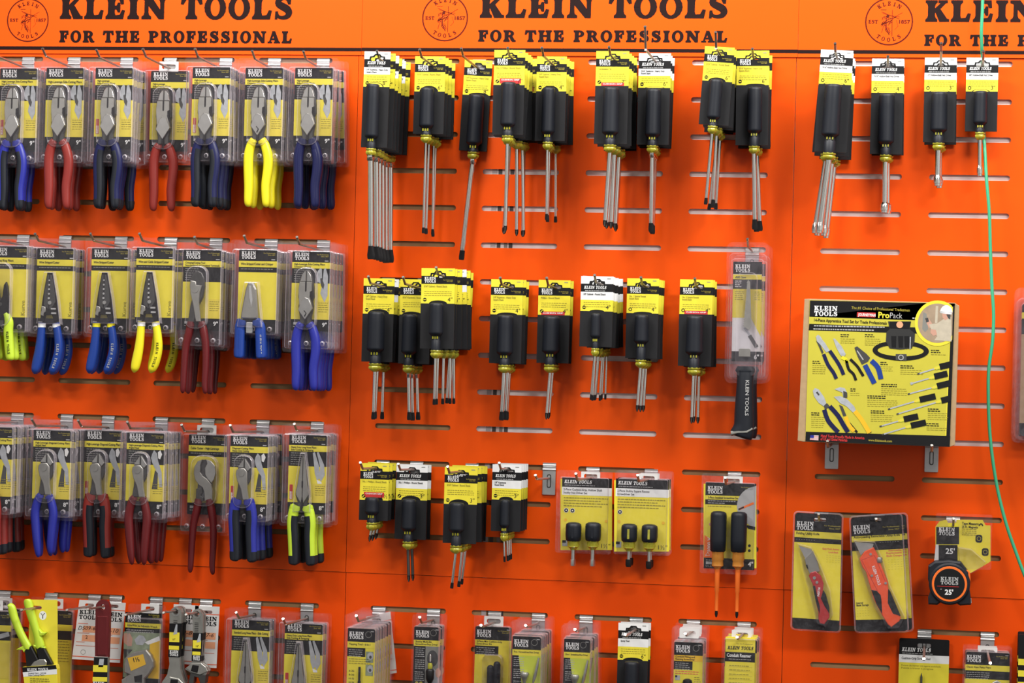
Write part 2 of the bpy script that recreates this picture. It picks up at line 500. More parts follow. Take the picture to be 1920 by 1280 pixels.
# ------------------------------------------------------------------ hooks
def hook(X, Zh, L, label, k=1.0, bend=12, zrow=None, tilt=4, group=None):
    rows = [r for r in ROWS if r > Zh - 6] + [ROWS[0]]
    zr = zrow if zrow is not None else min(rows, key=lambda r: r if r >= Zh - 6 else 1e9)
    if zrow is None: zr = min([r for r in ROWS if r >= Zh - 6] or [ROWS[0]])
    root = empty('peg_hook', (X / 1000, 0, zr / 1000))
    tag(root, label, 'hook', 'steel peg hooks on the board')
    z = Zh - zr
    b = MB()
    b.prism(rrect(-12.5, -57, 12.5, -3, 1.5), -3.4, -1.2, 'galv', .4)
    b.sweep([(-12.5, -2.6, -9.5, 2.6, 2.4), (12.5, -2.6, -9.5, 2.6, 2.4)], 'galv', 8)
    b.sweep([(-12.5, -.6, -1.5, 2.6, 2.4), (12.5, -.6, -1.5, 2.6, 2.4)], 'galv', 8)
    b.box(-12.5, 12.5, -1, 3.4, -2.5, 3.6, 'galv')
    b.prism(rrect(-4, -44, 4, -18, 3.5), -3.9, -3.4, 'jaw_dark'); b.prism(rrect(-2.2, -42, 2.2, -20, 2), -4.4, -3.4, 'galv')
    b.build('mounting_plate', root)
    z = max(z, -50)
    b = MB()
    pts = cr([(0, -3, z - tilt), (0, -L * .5, z - tilt * .4), (0, -(L - 24), z + .5), (0, -(L - 17), z + 2), (0, -L, z + bend)], 4)
    b.rod(pts, 2.3, 'rust_rod')
    p = pts[-1]; b.rod([p, (p[0], p[1] - 1.2, p[2] + 1)], [3.0, 2.6], 'chrome')
    b.build('rod', root)
    return root

ORD = ['frontmost', 'second from front', 'third from front', 'fourth from front', 'fifth from front', 'sixth from front', 'seventh from front']
def stack(make, cx, py, n, desc, cat, short, pitch=24, tip=None, tilt=0, jit=1.2, L=185, alts=None, base=9, plural=None, hookz=None, jx=1.0, noh=False, bend=12, group=None, zoff=0):
    """hang n copies one behind the other on one hook; cx, py: pixel where the hook goes through the front one"""
    df = base + (n - 1) * pitch
    X, Z = W(cx, py, df)
    k = pxscale(cx, py, df)
    protos = [make(k)] + [a(k) for a in (alts or [])]
    used = set()
    for i in range(n):
        p = protos[0] if i == 0 else (protos[(i) % len(protos)])
        if id(p) not in used: used.add(id(p)); r = p
        else: r = copy_tree(p)
        r.location = ((X + (RND.uniform(-jx, jx) if i else 0)) / 1000, -(df - i * pitch) / 1000, (Z + (RND.uniform(-1.5, .8) if i else 0)) / 1000)
        r.rotation_euler = (0, math.radians(tilt + (RND.uniform(-jit, jit) if i else 0)), 0)
        if n > 1:
            lab = ('rearmost of %d %s' % (n, desc)) if i == n - 1 and n > 2 else ('%s of %s' % (ORD[i], desc) if n > 2 else ('front one of two %s' % desc if i == 0 else 'rear one of two %s' % desc))
            tag(r, lab, cat, group or ('stack of %s' % short))
        else: tag(r, 'single ' + desc.replace('packages', 'package').replace('carded screwdrivers', 'carded screwdriver').replace('cards', 'card'), cat)
    for p in protos:
        if id(p) not in used:
            for ch in p.children_recursive: bpy.data.objects.remove(ch)
            bpy.data.objects.remove(p)
    if not noh:
        Lh = L
        if tip: Lh = max(df + 22, min(245, depth_at(tip[0], tip[1], X)))
        hook(X, (hookz if hookz is not None else Z) + 1 + zoff, Lh, 'steel peg hook carrying the ' + short, bend=bend)
    return X, Z

# ------------------------------------------------------------------ cards
def logo2(mb, x, z, w, y, m='white', h=None):
    h = h or w * .235
    mb.polys(slab_polys('KLEIN', x, x + w, z + h * 1.12, h), y, m, .02)
    mb.polys(slab_polys('TOOLS', x, x + w, z, h), y, m, .02)
def logo1(mb, x, z, w, y, m='white', h=None, shear=.18):
    h = h or w * .125
    ps = slab_polys('KLEIN TOOLS', x, x + w, z, h)
    mb.polys([[(a + (c - z) * shear, c) for a, c in p] for p in ps], y, m, .02)
def pro(mb, xr, z, h, y, m='gold'):
    mb.text('For Professionals', xr, z + h * 1.5, h, m, y, .01, al='r'); mb.text('Since 1857', xr, z, h, m, y, .01, al='r')

def jawpic(mb, x, z, kind, y, s=1.0):
    def P(pts, m, dy=0): mb.poly([(x + a * s, z + c * s) for a, c in pts], y - dy, m)
    if kind == 'line':
        P([(-8, 30), (-3, 36), (0, 33), (1, 10), (-2, 4), (-9, 8), (-11, 20)], 'pic_silver'); P([(4, 33), (8, 36), (13, 20), (13, -20), (7, -34), (-2, -16), (2, 6)], 'pic_silver', .03)
        P([(-3, 14), (0, 16), (6, 2), (4, -8), (-1, 0)], 'pic_dark', .06)
    elif kind == 'diag':
        P([(-9, 26), (-5, 34), (1, 28), (4, 12), (12, -10), (14, -40), (8, -40), (4, -14), (-8, 8), (-11, 18)], 'pic_silver')
        P([(3, 30), (8, 34), (12, 26), (8, 16), (4, 18)], 'white', .03); P([(-2, -6), (4, -12), (4, -44), (-8, -44)], 'pic_dark', .01)
    elif kind == 'long':
        P([(-12, 32), (-8, 34), (2, 4), (4, -18), (-2, -24), (-7, -10), (-9, 8)], 'pic_silver'); P([(-4, 33), (0, 34), (12, 8), (14, -12), (6, -26), (2, -18), (4, 2)], 'pic_silver', .03)
        P([(-3, -22), (7, -26), (8, -30), (-1, -30)], 'white', .05)

def clam_card(mb, W_, Ht, title, size, kind='line', head='y', red=False, top=-8, seed=1, y=-1.0, body='yellow', picright=True, sub=True, blackz=None, cw=None):
    """printed card W_ wide, Ht high, top edge at z=top"""
    w = W_ / 2; t = top; s = Ht / 145.
    mb.prism(rrect(-w, t - Ht, w, t, 2), y, y + .7, 'card_black')
    y1 = y - .25; y2 = y - .5; y3 = y - .75
    logo2(mb, -w + 5, t - 16 * s, min(27, W_ * .40), y3)
    pro(mb, w - 4, t - 10 * s, 2.2, y3); mb.rect(w - 11, t - 18 * s, w - 4, t - 16.4 * s, y3, 'grey_lt')
    mb.rect(-w, t - 31 * s, w, t - 20 * s, y1, body)
    if len(title) == 1: mb.text(title[0], -w + 4, t - 27 * s, 4.0, 'card_black', y3, .02, width=min(W_ - 8, 1.9 * len(title[0])))
    else:
        for i, q in enumerate(title[:2]): mb.text(q, -w + 4, t - (25 + 4.7 * i) * s, 3.3, 'card_black', y3, .02, width=min(W_ - 8, 1.75 * len(q)))
    bz = blackz or 58
    mb.rect(-w, t - 124 * s, w, t - bz * s, y1, body)
    for i in range(int((bz - 34) / 4)): mb.words(-w + 4, -w + 4 + (26 if bz > 45 else W_ - 12), t - (35 + 4 * i) * s, 1.3, 'grey', y3, seed + i)
    if sub:
        mb.rect(w * .28, t - 124 * s, w, t - 89 * s, y2, 'yellow2')
        for i in range(5): mb.words(w * .42, w - 3, t - (94 + 4 * i) * s, 1.0, 'olive', y3, seed + 9 + i)
    if red:
        mb.prism(rrect(-w + 3, t - 119 * s, -w + 9, t - 92 * s, 1), y3, y1, 'red'); mb.rect(-w + 3.8, t - 118 * s, -w + 8.2, t - 104 * s, y3 - .1, 'white')
        mb.text('JOURNEYMAN', -w + 7.7, t - 117 * s, 2.6, 'red', y3 - .2, .03, rot=PI / 2, width=24 * s)
    elif kind in ('strip',):
        mb.text('Kurve', w - 5, t - 120 * s, 7, 'olive', y3, 0, rot=PI / 2, width=26)
    else:
        mb.words(-w + 5, -w + 5, t, 1, 'olive', y3)
    if size: mb.text(size, w - 13, t - 137 * s, 7.5, 'white', y3, .02)
    mb.rect(-w + 5, t - 134 * s, -w + 13, t - 129.5 * s, y3, 'grey_lt'); mb.words(-w + 5, -w + 14, t - 138 * s, 1.2, 'grey_lt', y3, 3)
    if picright and kind in ('line', 'diag', 'long'): jawpic(mb, w - 16, t - 62 * s, kind, y2 - .1, .9)

def clamshell(mb, wd, H, hx, bub, top=10, tray=12, front=-21, lowbub=None, tab=True, x0=0):
    w = wd / 2
    hole = rrect(-13, -4.5, 13, 4.5, 4)
    out = rrect(-w + x0, -H + 10, w + x0, top, 5)
    mb.holed(out, [hole], -.6, -.1, 'clear', 'clear_edge')
    def shell(o, yb, yf, sl=1.5):
        if area(o) < 0: o = o[::-1]
        i = inset(o, sl); n = len(o)
        j = inset(o, sl + 1.3)
        mb.add([(x, yb, z) for x, z in o] + [(x, yf + .8, z) for x, z in i], [(q, (q + 1) % n, n + (q + 1) % n, n + q) for q in range(n)], 'clear_edge')
        mb.add([(x, yf + .8, z) for x, z in i] + [(x, yf, z) for x, z in j], [(q, (q + 1) % n, n + (q + 1) % n, n + q) for q in range(n)], 'clear_edge')
        mb.add([(x, yf, z) for x, z in j], [tuple(range(n))], 'clear')
    shell(rrect(-w + 5 + x0, -H + 15, w - 5 + x0, -6, 5), -.6, -tray)
    if bub: shell(bub, -tray, front)
    if lowbub: shell(lowbub, -tray, front - .5)
    for x in (-w * .62 + x0, x0, w * .62 + x0):
        c = ell(x, -H + 26, 5, 5, 14); shell(c, -tray, -tray - 3, .8)

def hang_tab(k, root):
    b = MB(); b.holed(rrect(-18, -9, 18, 9, 1), [rrect(-13, -4.5, 13, 4.5, 4)], -1.2, -.7, 'paper', 'paper'); b.build('hang_tab', root, k)

# ------------------------------------------------------------------ pliers
YT = -13.0
def two(mb, pts, m1, yf, yb, bev=1.2): mb.prism(pts, yf, yb, m1, bev)
def head_lineman(hx=0, notch=True, slim=.88, z=0):
    b = MB()
    def q(p): return [(hx + x * slim, zz + z) for x, zz in p]
    hwp = [(5, -42), (9, -47), (13, -58), (16, -75), (17, -92), (14, -99), (16, -109), (15, -116), (12, -128), (12, -142)]
    b.prism(q([(-x, zz) for x, zz in hwp] + [(x, zz) for x, zz in hwp[::-1]]), -15, -8, 'jaw_dark', 1.5)
    b.prism(q([(-4, -45), (-.9, -45), (-.9, -63), (-12.5, -63), (-9, -51)]), -17.5, -14, 'steel', .8)
    b.prism(q([(4, -45), (.9, -45), (.9, -63), (12.5, -63), (9, -51)]), -17.5, -14, 'steel', .8)
    b.prism(q([(-13.5, -64), (-1, -64), (-1, -80), (1, -80), (1, -64), (12.5, -64), (13, -82), (9, -90), (15.5, -112), (0, -133), (-15, -116), (-13, -108), (-15, -90), (-15.5, -78)]), -18.5, -14, 'satin', .7)
    b.prism(q([(-15, -115), (-8, -98), (-2, -92), (7, -95), (15.5, -112), (0, -133)]), -19.3, -17, 'steel', .7)
    b.prism(q([(9, -82), (13, -80), (13.5, -97), (9, -92)]), -19, -15, 'tip_black')
    b.prism(q([(-1, -63), (1, -63), (1, -82), (-1, -82)]), -18.9, -15, 'tip_black')
    if notch: b.rod([(hx - 2, -20, -116 + z), (hx + 2, -20, -121 + z), (hx - 1, -20, -127 + z)], .9, 'tip_black', 5)
    b.prism(q([(-1.6, -124), (1.6, -124), (2.5, -141), (-2.5, -141)]), -18.8, -14, 'tip_black')
    return b
def head_diag(hx=0, z=0, disc=True):
    b = MB()
    def q(p): return [(hx + x, zz + z) for x, zz in p]
    b.prism(q([(2, -50), (13, -66), (13.5, -78), (10, -91), (2, -104), (-3, -124), (-15, -124), (-12, -104), (-10, -80), (-12, -66), (0, -50)][::-1]), -14, -8, 'jaw_dark', 1)
    b.prism(q([(-1, -50), (-1, -66), (-12.5, -66)]), -17, -13, 'steel', .7)
    b.prism(q([(1.2, -50), (12.5, -66), (7, -72), (1.2, -66)]), -17, -13, 'steel', .7)
    b.prism(q([(-15, -78), (-14, -71), (-9, -67), (1, -67), (6, -73), (6.5, -86), (7, -104), (10.5, -124), (-1, -124), (-5, -104), (-12, -90)]), -18.5, -13, 'satin', 1.2)
    b.rod([(hx - 4, -19, z - 76), (hx - 4, -19.6, z - 76)], 5.5, 'satin', 12)
    return b
def head_cutter(hx=0):
    b = MB()
    def q(p): return [(hx + x, z) for x, z in p]
    b.prism(q(ell(0, -74, 19, 21, 24)), -11, -8, 'jaw_dark', .6); b.prism(q([(-13, -92), (13, -92), (16, -127), (-15, -127)]), -11, -8, 'jaw_dark', .6)
    b.prism(q([(-5, -53), (-13, -56), (-19, -66), (-20, -78), (-17, -90), (-10, -99), (-3, -103), (0, -110), (2, -127), (16, -127), (16, -108), (13, -97), (5, -88), (-3, -83), (-8, -76), (-8, -64)]), -16, -11, 'satin', .8)
    b.prism(q([(2, -53), (11, -55), (19, -64), (21, -76), (18, -88), (13, -95), (6, -88), (1, -80), (0, -68), (4, -60)]), -14.5, -11, 'steel', .8)
    b.prism(q([(-15, -106), (-4, -104), (-3, -112), (-7, -118), (-1, -122), (-1, -128), (-15, -128)]), -15, -11, 'jaw_dark', .6)
    return b
def head_long(hx=0, tip=-46, bot=-142):
    b = MB(); L = tip - bot
    def Z(f): return tip - L * f
    p = [(1.6, 0), (4, .04), (7, .28), (10, .55), (13, .68), (13, .76), (9, .88), (9, 1)]
    b.prism([(hx - x, Z(f)) for x, f in p] + [(hx + x, Z(f)) for x, f in p[::-1]], -15, -8, 'jaw_dark', 1)
    for s in (-1, 1):
        q = [(s * .5, .01), (s * 3, .05), (s * 6, .28), (s * 9, .55), (s * 12, .69), (s * 11.5, .75), (s * 2, .9), (s * .5, .78)]
        b.prism([(hx + x, Z(f)) for x, f in q], -18, -14, 'satin', .8)
    b.prism([(hx - 1.2, Z(.48)), (hx + 1.2, Z(.48)), (hx + 1.2, Z(.6)), (hx - 1.2, Z(.6))], -18.6, -14, 'tip_black')
    b.prism([(hx - 1.4, Z(.84)), (hx + 1.4, Z(.84)), (hx + 2, Z(.99)), (hx - 2, Z(.99))], -18.4, -14, 'tip_black')
    return b
def head_strip(hx=0, z=0):
    b = MB()
    b.prism([(hx + x, q + z) for x, q in [(-5, -52), (5, -52), (12, -88), (19, -128), (18, -138), (10, -140), (6, -128), (-6, -128), (-8, -140), (-16, -138), (-15, -118), (-11, -88)]], -14, -9, 'tip_black', 1)
    b.prism([(hx + x, q + z) for x, q in [(-4, -56), (-.6, -56), (-.6, -118), (-10, -110), (-9, -88)]], -15.2, -13, 'jaw_dark', .5)
    b.prism([(hx + x, q + z) for x, q in [(4, -56), (.6, -56), (.6, -118), (8, -112), (12, -104), (10, -86)]], -15.2, -13, 'pic_dark', .5)
    for i in range(5):
        b.rod([(hx, -15.3, z - 66 - 8 * i), (hx, -16, z - 66 - 8 * i)], 1.5 + .15 * i, 'grey_lt', 8)
    b.prism([(hx + x, q + z) for x, q in [(-13, -112), (-6, -114), (-5, -122), (-8, -124), (-9, -130), (-15, -128), (-13, -120)]], -17, -13, 'satin', .6)
    b.rod([(hx + 2, -15, z - 106), (hx + 2, -16.6, z - 106)], 3.4, 'steel', 10)
    b.box(hx + 4, hx + 13, -15.6, -14, z - 118, z - 115, 'grey_lt'); b.box(hx + 5, hx + 14, -15.6, -14, z - 126, z - 123, 'grey_lt')
    return b
def head_crimp(hx=0):
    b = MB()
    b.prism([(hx + x, z) for x, z in [(-14, -74), (-13, -62), (-9, -51), (0, -46), (8, -50), (13, -60), (14, -76), (11, -94), (4, -108), (-4, -140), (-16, -140), (-12, -110), (-8, -92)]], -15, -8, 'jaw_dark', 1.4)
    b.prism([(hx + x, z) for x, z in [(-13, -74), (-12, -64), (-2, -66), (-1, -72), (10, -73), (6, -86), (5, -104), (9, -138), (0, -138), (-6, -108), (-11, -88)]], -18, -13, 'satin', 1)
    b.rod([(hx - 3, -18, -80), (hx - 3, -18.8, -80)], 6.5, 'satin', 12)
    return b
def head_spring(hx=0):
    b = MB()
    b.prism([(hx + x, z) for x, z in [(-4, -68), (6, -68), (12, -80), (16, -126), (16, -134), (-16, -134), (-15, -122), (-8, -80)]], -17, -8, 'satin', 2.5)
    b.prism([(hx + x, z) for x, z in [(-2, -74), (2, -74), (6, -100), (4, -112), (0, -96)]], -17.6, -14, 'grey_lt', .3)
    b.prism([(hx + x, z) for x, z in [(-12, -130), (12, -130), (13, -142), (-13, -142)]], -15, -8, 'tip_black', 1)
    b.prism(rrect(hx - 6, -160, hx + 7, -140, 2), -16, -10, 'galv', 1)
    return b
def head_fork(hx=0):
    b = MB()
    b.prism([(hx + x, z) for x, z in [(-9, -72), (-12, -80), (-15, -112), (-16, -128), (-8, -140), (8, -140), (16, -128), (16, -106), (12, -80), (9, -72), (5, -78), (3, -98), (0, -104), (-3, -98), (-5, -78)]], -16, -9, 'tip_black', 1.2)
    b.rod([(hx, -16, -112), (hx, -17, -112)], 3.5, 'jaw_dark', 10)
    b.box(hx - 6, hx + 6, -14, -9, -152, -138, 'pic_dark')
    return b

HND = {
    'line': ([(-8, -139, 6.5), (-13, -148, 8.3), (-18, -168, 9), (-18.5, -195, 9), (-18, -225, 8.5), (-19, -250, 7.6), (-18.5, -259, 5.5), (-18.5, -262, 1.5)],
             [(7, -139, 6.5), (12, -148, 8.3), (18, -170, 9), (18, -192, 9), (14, -222, 8.5), (14.5, -250, 7.6), (15, -259, 5.5), (15, -262, 1.5)]),
    'diag': ([(-10, -124, 6), (-15, -132, 7.6), (-21, -155, 8.2), (-20, -180, 8), (-17, -215, 7), (-15, -232, 4.5), (-14, -236, 1)],
             [(5, -124, 6), (8, -132, 7.4), (13, -155, 8), (11, -180, 7.8), (8, -212, 7), (8, -226, 4.6), (8, -230, 1)]),
    'wide': ([(-12, -124, 8), (-16, -132, 9.5), (-19, -155, 10), (-18, -180, 10), (-17, -212, 9.5), (-17, -230, 9), (-17, -234, 6), (-17, -236, 1)],
             [(8, -124, 8), (12, -132, 9.5), (15, -155, 10), (14, -180, 10), (15, -212, 9.5), (16, -230, 9), (16, -235, 6), (16, -237, 1)]),
    'bow': ([(-13, -142, 7), (-15, -165, 7.5), (-18, -190, 8.5), (-23, -215, 9), (-26, -228, 7), (-27, -234, 1.5)],
            [(13, -142, 7), (17, -165, 7.5), (18, -190, 8.2), (12, -215, 8.6), (6, -228, 7), (4, -234, 1.5)]),
    'slim': ([(-11, -124, 6), (-13, -140, 7.5), (-20, -170, 7), (-23, -205, 6.3), (-25, -240, 5.6), (-26, -254, 4.2), (-26, -258, 1)],
             [(9, -124, 6), (13, -140, 7.5), (17, -170, 7), (17, -205, 6.3), (15, -240, 5.6), (16, -256, 4.2), (16.5, -260, 1)]),
    'stub': ([(-14, -136, 7), (-18, -146, 9.5), (-19, -165, 9.5), (-20, -195, 9.5), (-20, -203, 8), (-20, -206, 2)],
             [(12, -136, 7), (19, -146, 9.5), (21, -165, 9.5), (22, -195, 9.5), (22, -203, 8), (22, -206, 2)]),
    'fork': ([(-9, -128, 5), (-14, -142, 8), (-17, -160, 9), (-15, -190, 9), (-13, -208, 8), (-13, -212, 2)],
             [(9, -128, 5), (15, -142, 8), (14, -160, 9), (16, -190, 9), (18, -208, 8), (18, -212, 2)]),
}
def remap(pts, z0, z1):
    a, b = pts[0][1], pts[-1][1]
    return [(x, z0 + (z - a) * (z1 - z0) / (b - a), r) for x, z, r in pts]

def pliers_pack(head, hstyle, c1, c2=None, title=('Side-Cutting Pliers',), size='9"', cw=72, ch=145, pw=96, H=195, hx=-5, card='line', red=False, zh0=None, zh1=None, tab=False, body='yellow', lettering=None, capcol=None, blackz=None, sub=True, name='packaged_pliers', cx=3, bub=None):
    def make(k):
        root = empty(name)
        b = MB(); clam_card(b, cw, ch, title, size, card, red=red, body=body, blackz=blackz, sub=sub, picright=blackz is None)
        if cx: b.v = [(x + cx, y, z) for x, y, z in b.v]
        b.build('backing_card', root, k)
        hb = head(hx) if callable(head) else head
        ho = hb.build('pliers', root, k)
        for s, side in enumerate(HND[hstyle]):
            pts = remap(side, side[0][1] if zh0 is None else zh0, side[-1][1] if zh1 is None else zh1)
            pts = cr([(hx + x, z, r) for x, z, r in pts], 4)
            n = len(pts)
            h = MB()
            h.sweep([(x, YT, z, r, min(6.5, r * .85)) for x, z, r in pts], c1, 12)
            if c2:
                sg = 1 if s == 0 else -1
                ze = pts[-1][1]; z0_ = pts[0][1]
                m = [(x + sg * 2.9, YT - 2.2, z, r * .76, min(5.2, r * .75)) for i, (x, z, r) in enumerate(pts) if z < z0_ - 16]
                h.sweep(m, c2, 10)
                h.sweep([(x, YT - .3, z, r + .4, min(6.9, r * .9)) for i, (x, z, r) in enumerate(pts) if z < ze + 20], c2, 12)
                x, z, r = pts[1]; h.sweep([(x - sg * .5, YT, z + 2, r + 1.2, 6.5), (x - sg * 1.5, YT, z - 3, r + 2.6, 6.8), (x - sg * .5, YT, z - 9, r + .6, 6.5)], c1, 12)
            else:
                x, z, r = pts[2]
                if hstyle in ('line', 'wide', 'slim', 'diag'): h.sweep([(x - 1, YT, z + 1, r + 1.4, 6.5), (x, YT, z - 4, r + 1.2, 6.5)], c1, 12)
            if capcol: x, z, r = pts[1]; h.sweep([(x, YT - .2, z + 3, r + .3, 6), (x, YT - .2, z - 4, r + .4, 6)], capcol, 12)
            if lettering and s == 1:
                L0 = [0.]
                for i in range(1, n): L0.append(L0[-1] + math.hypot(pts[i][0] - pts[i - 1][0], pts[i][1] - pts[i - 1][1]))
                d0 = L0[-1] * .40
                for ci, ch_ in enumerate('KLEIN TOOLS'):
                    dd = d0 + ci * L0[-1] * .043
                    i = max(j for j in range(n - 1) if L0[j] <= dd); f = (dd - L0[i]) / max(1e-6, L0[i + 1] - L0[i])
                    x = pts[i][0] + f * (pts[i + 1][0] - pts[i][0]); z = pts[i][1] + f * (pts[i + 1][1] - pts[i][1]); r = pts[i][2]
                    tx, tz = pts[i + 1][0] - pts[i][0], pts[i + 1][1] - pts[i][1]; a = math.atan2(tz, tx)
                    if ch_ != ' ': h.text(ch_, x - math.sin(a) * -1.8, z - math.cos(a) * 1.8 * 0, 4.4, lettering, YT - min(6.5, r * .85) - .5, .03, rot=a, width=1.0 if ch_ == 'I' else 3.0)
            h.build('handle_grip', ho, k)
        b = MB()
        bu = bub or rrect(hx - 21, -152, hx + 21, -37, 16)
        clamshell(b, pw, H, hx, bu, lowbub=None); b.build('clamshell', root, k)
        if tab: hang_tab(k, root)
        return root
    return make

# ------------------------------------------------------------------ carded screwdrivers
def driver(w, h, hx, hz0, hz1, hw, end, sw, style='Y', tip='slot', title=('Keystone', 'Round Shank'), size='6"', yb=-52, red=False, top=13, collar='collar', bolster=False, tipw=None, seed=1, name='carded_screwdriver', shaft='chrome', sym='slot', sock=None, sx=0., sticker=None):
    def make(k):
        root = empty(name); W2 = w / 2
        b = MB()
        hole = [(-11, -4), (11, -4), (12.5, -1), (11, 2), (6, 2.4), (3.4, 6), (-3.4, 6), (-6, 2.4), (-11, 2), (-12.5, -1)]
        zb = top - h
        y = -1.2
        b.holed([(-W2, zb), (W2, zb), (W2, top), (-W2, top)], [hole], y, 0, 'card_black', 'card_black')
        y1, y2 = y - .2, y - .4
        mt = 'yellow' if style == 'Y' else 'white'
        b.poly([(-W2, -1), (-15, -1), (-14, 4), (-8, 4.5), (-5, 8.2), (5, 8.2), (8, 4.5), (14, 4), (15, -1), (W2, -1), (W2, top), (-W2, top)], y1, mt)
        b.rect(W2 - 12, top - 5, W2 - 5, top - 3.6, y2, 'grey')
        bt = -16
        a = hw / 2 + 4; at = hz0 + 5; at = max(at, yb + 3)
        arch = [(hx + a * math.cos(t), yb + (at - yb) * math.sin(t)) for t in [PI - PI * i / 12 for i in range(13)]]
        zt = bt
        if style == 'W': b.rect(-W2, -29, W2, bt, y1, 'white'); zt = -29
        if style == 'X': b.rect(-W2, -31, W2, bt, y1, 'white'); zt = -31
        if red and style == 'Y2': pass
        b.poly([(-W2, yb)] + arch + [(W2, yb), (W2, zt), (-W2, zt)], y1, 'yellow')
        if style == 'Y':
            logo2(b, -W2 + 6, bt + 2.2, w * .34, y2, h=5.0); pro(b, W2 - 4, bt + 4, 1.8, y2)
            tz = bt - 6
        else:
            logo1(b, -W2 + 6, bt + 5.5, w * .68, y2, h=5.6); b.words(-W2 + 8, W2 - 14, bt + 1.5, 1.1, 'grey_lt', y2, seed)
            tz = bt - 6
        for i, q in enumerate(title): b.text(q, -W2 + 5, tz - 4.4 * i, 3.3, 'card_black' if style != 'Y' else 'olive', y2, .03, width=min(w - 9, 1.62 * len(q)))
        for i in range(3): b.words(-W2 + 6, W2 - 6, tz - 4.4 * len(title) - 4 - 3.6 * i if style == 'Y' else zt - 5 - 4 * i, 1.0, 'olive', y2, seed + i)
        if hx - a > -W2 + 9 or True:
            cxs = -W2 + 7; cz = yb + 7
            if sym == 'slot': b.poly(ell(cxs, cz, 3.4, 3.4, 14), y2, 'card_black'); b.rect(cxs - 2.6, cz - .6, cxs + 2.6, cz + .6, y2 - .15, 'yellow')
            elif sym == 'ph': b.poly(ell(cxs, cz, 3.4, 3.4, 14), y2, 'card_black'); b.polys(ribbon([(cxs - 1.8, cz - 1.8), (cxs + 1.8, cz + 1.8)], 1.3), y2 - .15, 'yellow')
            else: b.polys(ring(cxs, cz, (3.6, 3.6), (2.2, 2.2), 6), y2, 'card_black')
        b.text(size, W2 - 13, yb + 4, 7.5, 'card_black', y2, .0)
        if red: b.rect(hx - a - 2, at - 6, hx + a + 2, at + 3.5, y1 - .05, 'red'); b.text('CUSHION GRIP', hx - a + 1, at - .5, 2.6, 'white', y2 - .1, .02, width=2 * a - 2)
        if style == 'W': b.poly([(hx - a + 1.5, yb)] + [(hx + (p[0] - hx) * .88, yb + (p[1] - yb) * .9) for p in arch] + [(hx + a - 1.5, yb)], y1, 'yellow2')
        # folded lower sleeve of the card
        b.prism([(-W2, zb), (W2, zb), (W2, yb), (-W2, yb)], -4.2, -1.2, 'card_grey')
        if sticker: b.words(-W2 + 3, -W2 + 3, 0, 1, 'olive', y2)
        b.build('backing_card', root, k)
        cy = -(hw / 2 + 2.5); r = hw / 2; L = hz0 - hz1
        g = MB()
        g.lathe([(r * .45, hz0), (r * .80, hz0 - .7), (r * .93, hz0 - 2.4), (r * .97, hz0 - 6), (r * .98, hz0 - L * .3), (r, hz0 - L * .7), (r * 1.03, hz1 + 6), (r * 1.03, hz1 + 3.5), (r * .94, hz1 + 1.5), (r * .70, hz1 - 1), (r * .58, hz1 - 4)], hx, cy, 'rubber', 28, True, .07)
        ne = zb - 3
        g.lathe([(r * .60, hz1 - 2), (r * .60, hz1 - 9), (r * .66, hz1 - 10), (r * .66, ne)], hx, cy, 'rubber', 16)
        for q in (-1, 0, 1): g.box(hx + q * r * .32 - 1.2, hx + q * r * .32 + 1.2, cy - r * .64, cy - r * .3, hz1 - 7, hz1 - 2.5, 'collar')
        go = g.build('handle', root, k)
        c = MB(); cr_ = r * .75
        c.lathe([(cr_ * .8, ne + 1), (cr_ * 1.02, ne - .5), (cr_ * 1.02, ne - 2.5), (cr_ * .84, ne - 4), (cr_ * 1.0, ne - 5.5), (cr_ * 1.02, ne - 8.5), (cr_ * .8, ne - 12), (cr_ * .5, ne - 14), (cr_ * .4, ne - 15)], hx, cy, collar, 14, True, .17)
        c.build('collar', go, k)
        s = MB(); zt = ne - 13
        if bolster: s.lathe([(sw * 1.25, zt + 2), (sw * 1.35, zt), (sw * 1.35, zt - 8), (sw, zt - 10)], hx, cy, shaft, 6)
        X = lambda z: hx + sx * (zt - z) / max(1, zt - end)
        if tip == 'slot':
            tw = (tipw or sw * 1.5) * .8; tl = max(13, tw * 4.2)
            s.sweep([(X(zt), cy, zt, sw, sw), (X(end + tl), cy, end + tl, sw, sw), (X(end + tl * .8), cy, end + tl * .8, sw * .98, sw * .9)], shaft, 12)
            so = s.build('shaft', root, k)
            t = MB(); t.sweep([(X(end + tl * .82), cy, end + tl * .82, sw * .98, sw * .9), (X(end + tl * .5), cy, end + tl * .5, (sw + tw) * .5, sw * .6), (X(end + tl * .28), cy, end + tl * .28, tw, sw * .4), (X(end + tl * .1), cy, end + tl * .1, tw * .96, sw * .3), (X(end), cy, end, tw * .8, sw * .22)], 'tip_black', 8); t.build('tip', so, k)
        elif tip == 'ph':
            s.sweep([(X(zt), cy, zt, sw, sw), (X(end + 12), cy, end + 12, sw, sw)], shaft, 12); so = s.build('shaft', root, k)
            t = MB(); t.sweep([(X(end + 13), cy, end + 13, sw, sw), (X(end + 6), cy, end + 6, sw, sw), (X(end + 1), cy, end + 1, sw * .45, sw * .45), (X(end), cy, end, sw * .2, sw * .2)], 'tip_black', 8)
            t.box(X(end + 6) - sw * .25, X(end + 6) + sw * .25, cy - sw * 1.05, cy, end + 1, end + 10, 'jaw_dark'); t.build('tip', so, k)
        elif tip == 'sock':
            r2 = sock
            s.sweep([(X(zt), cy, zt, sw, sw), (X(end + 17), cy, end + 17, sw, sw)], shaft, 14); so = s.build('shaft', root, k)
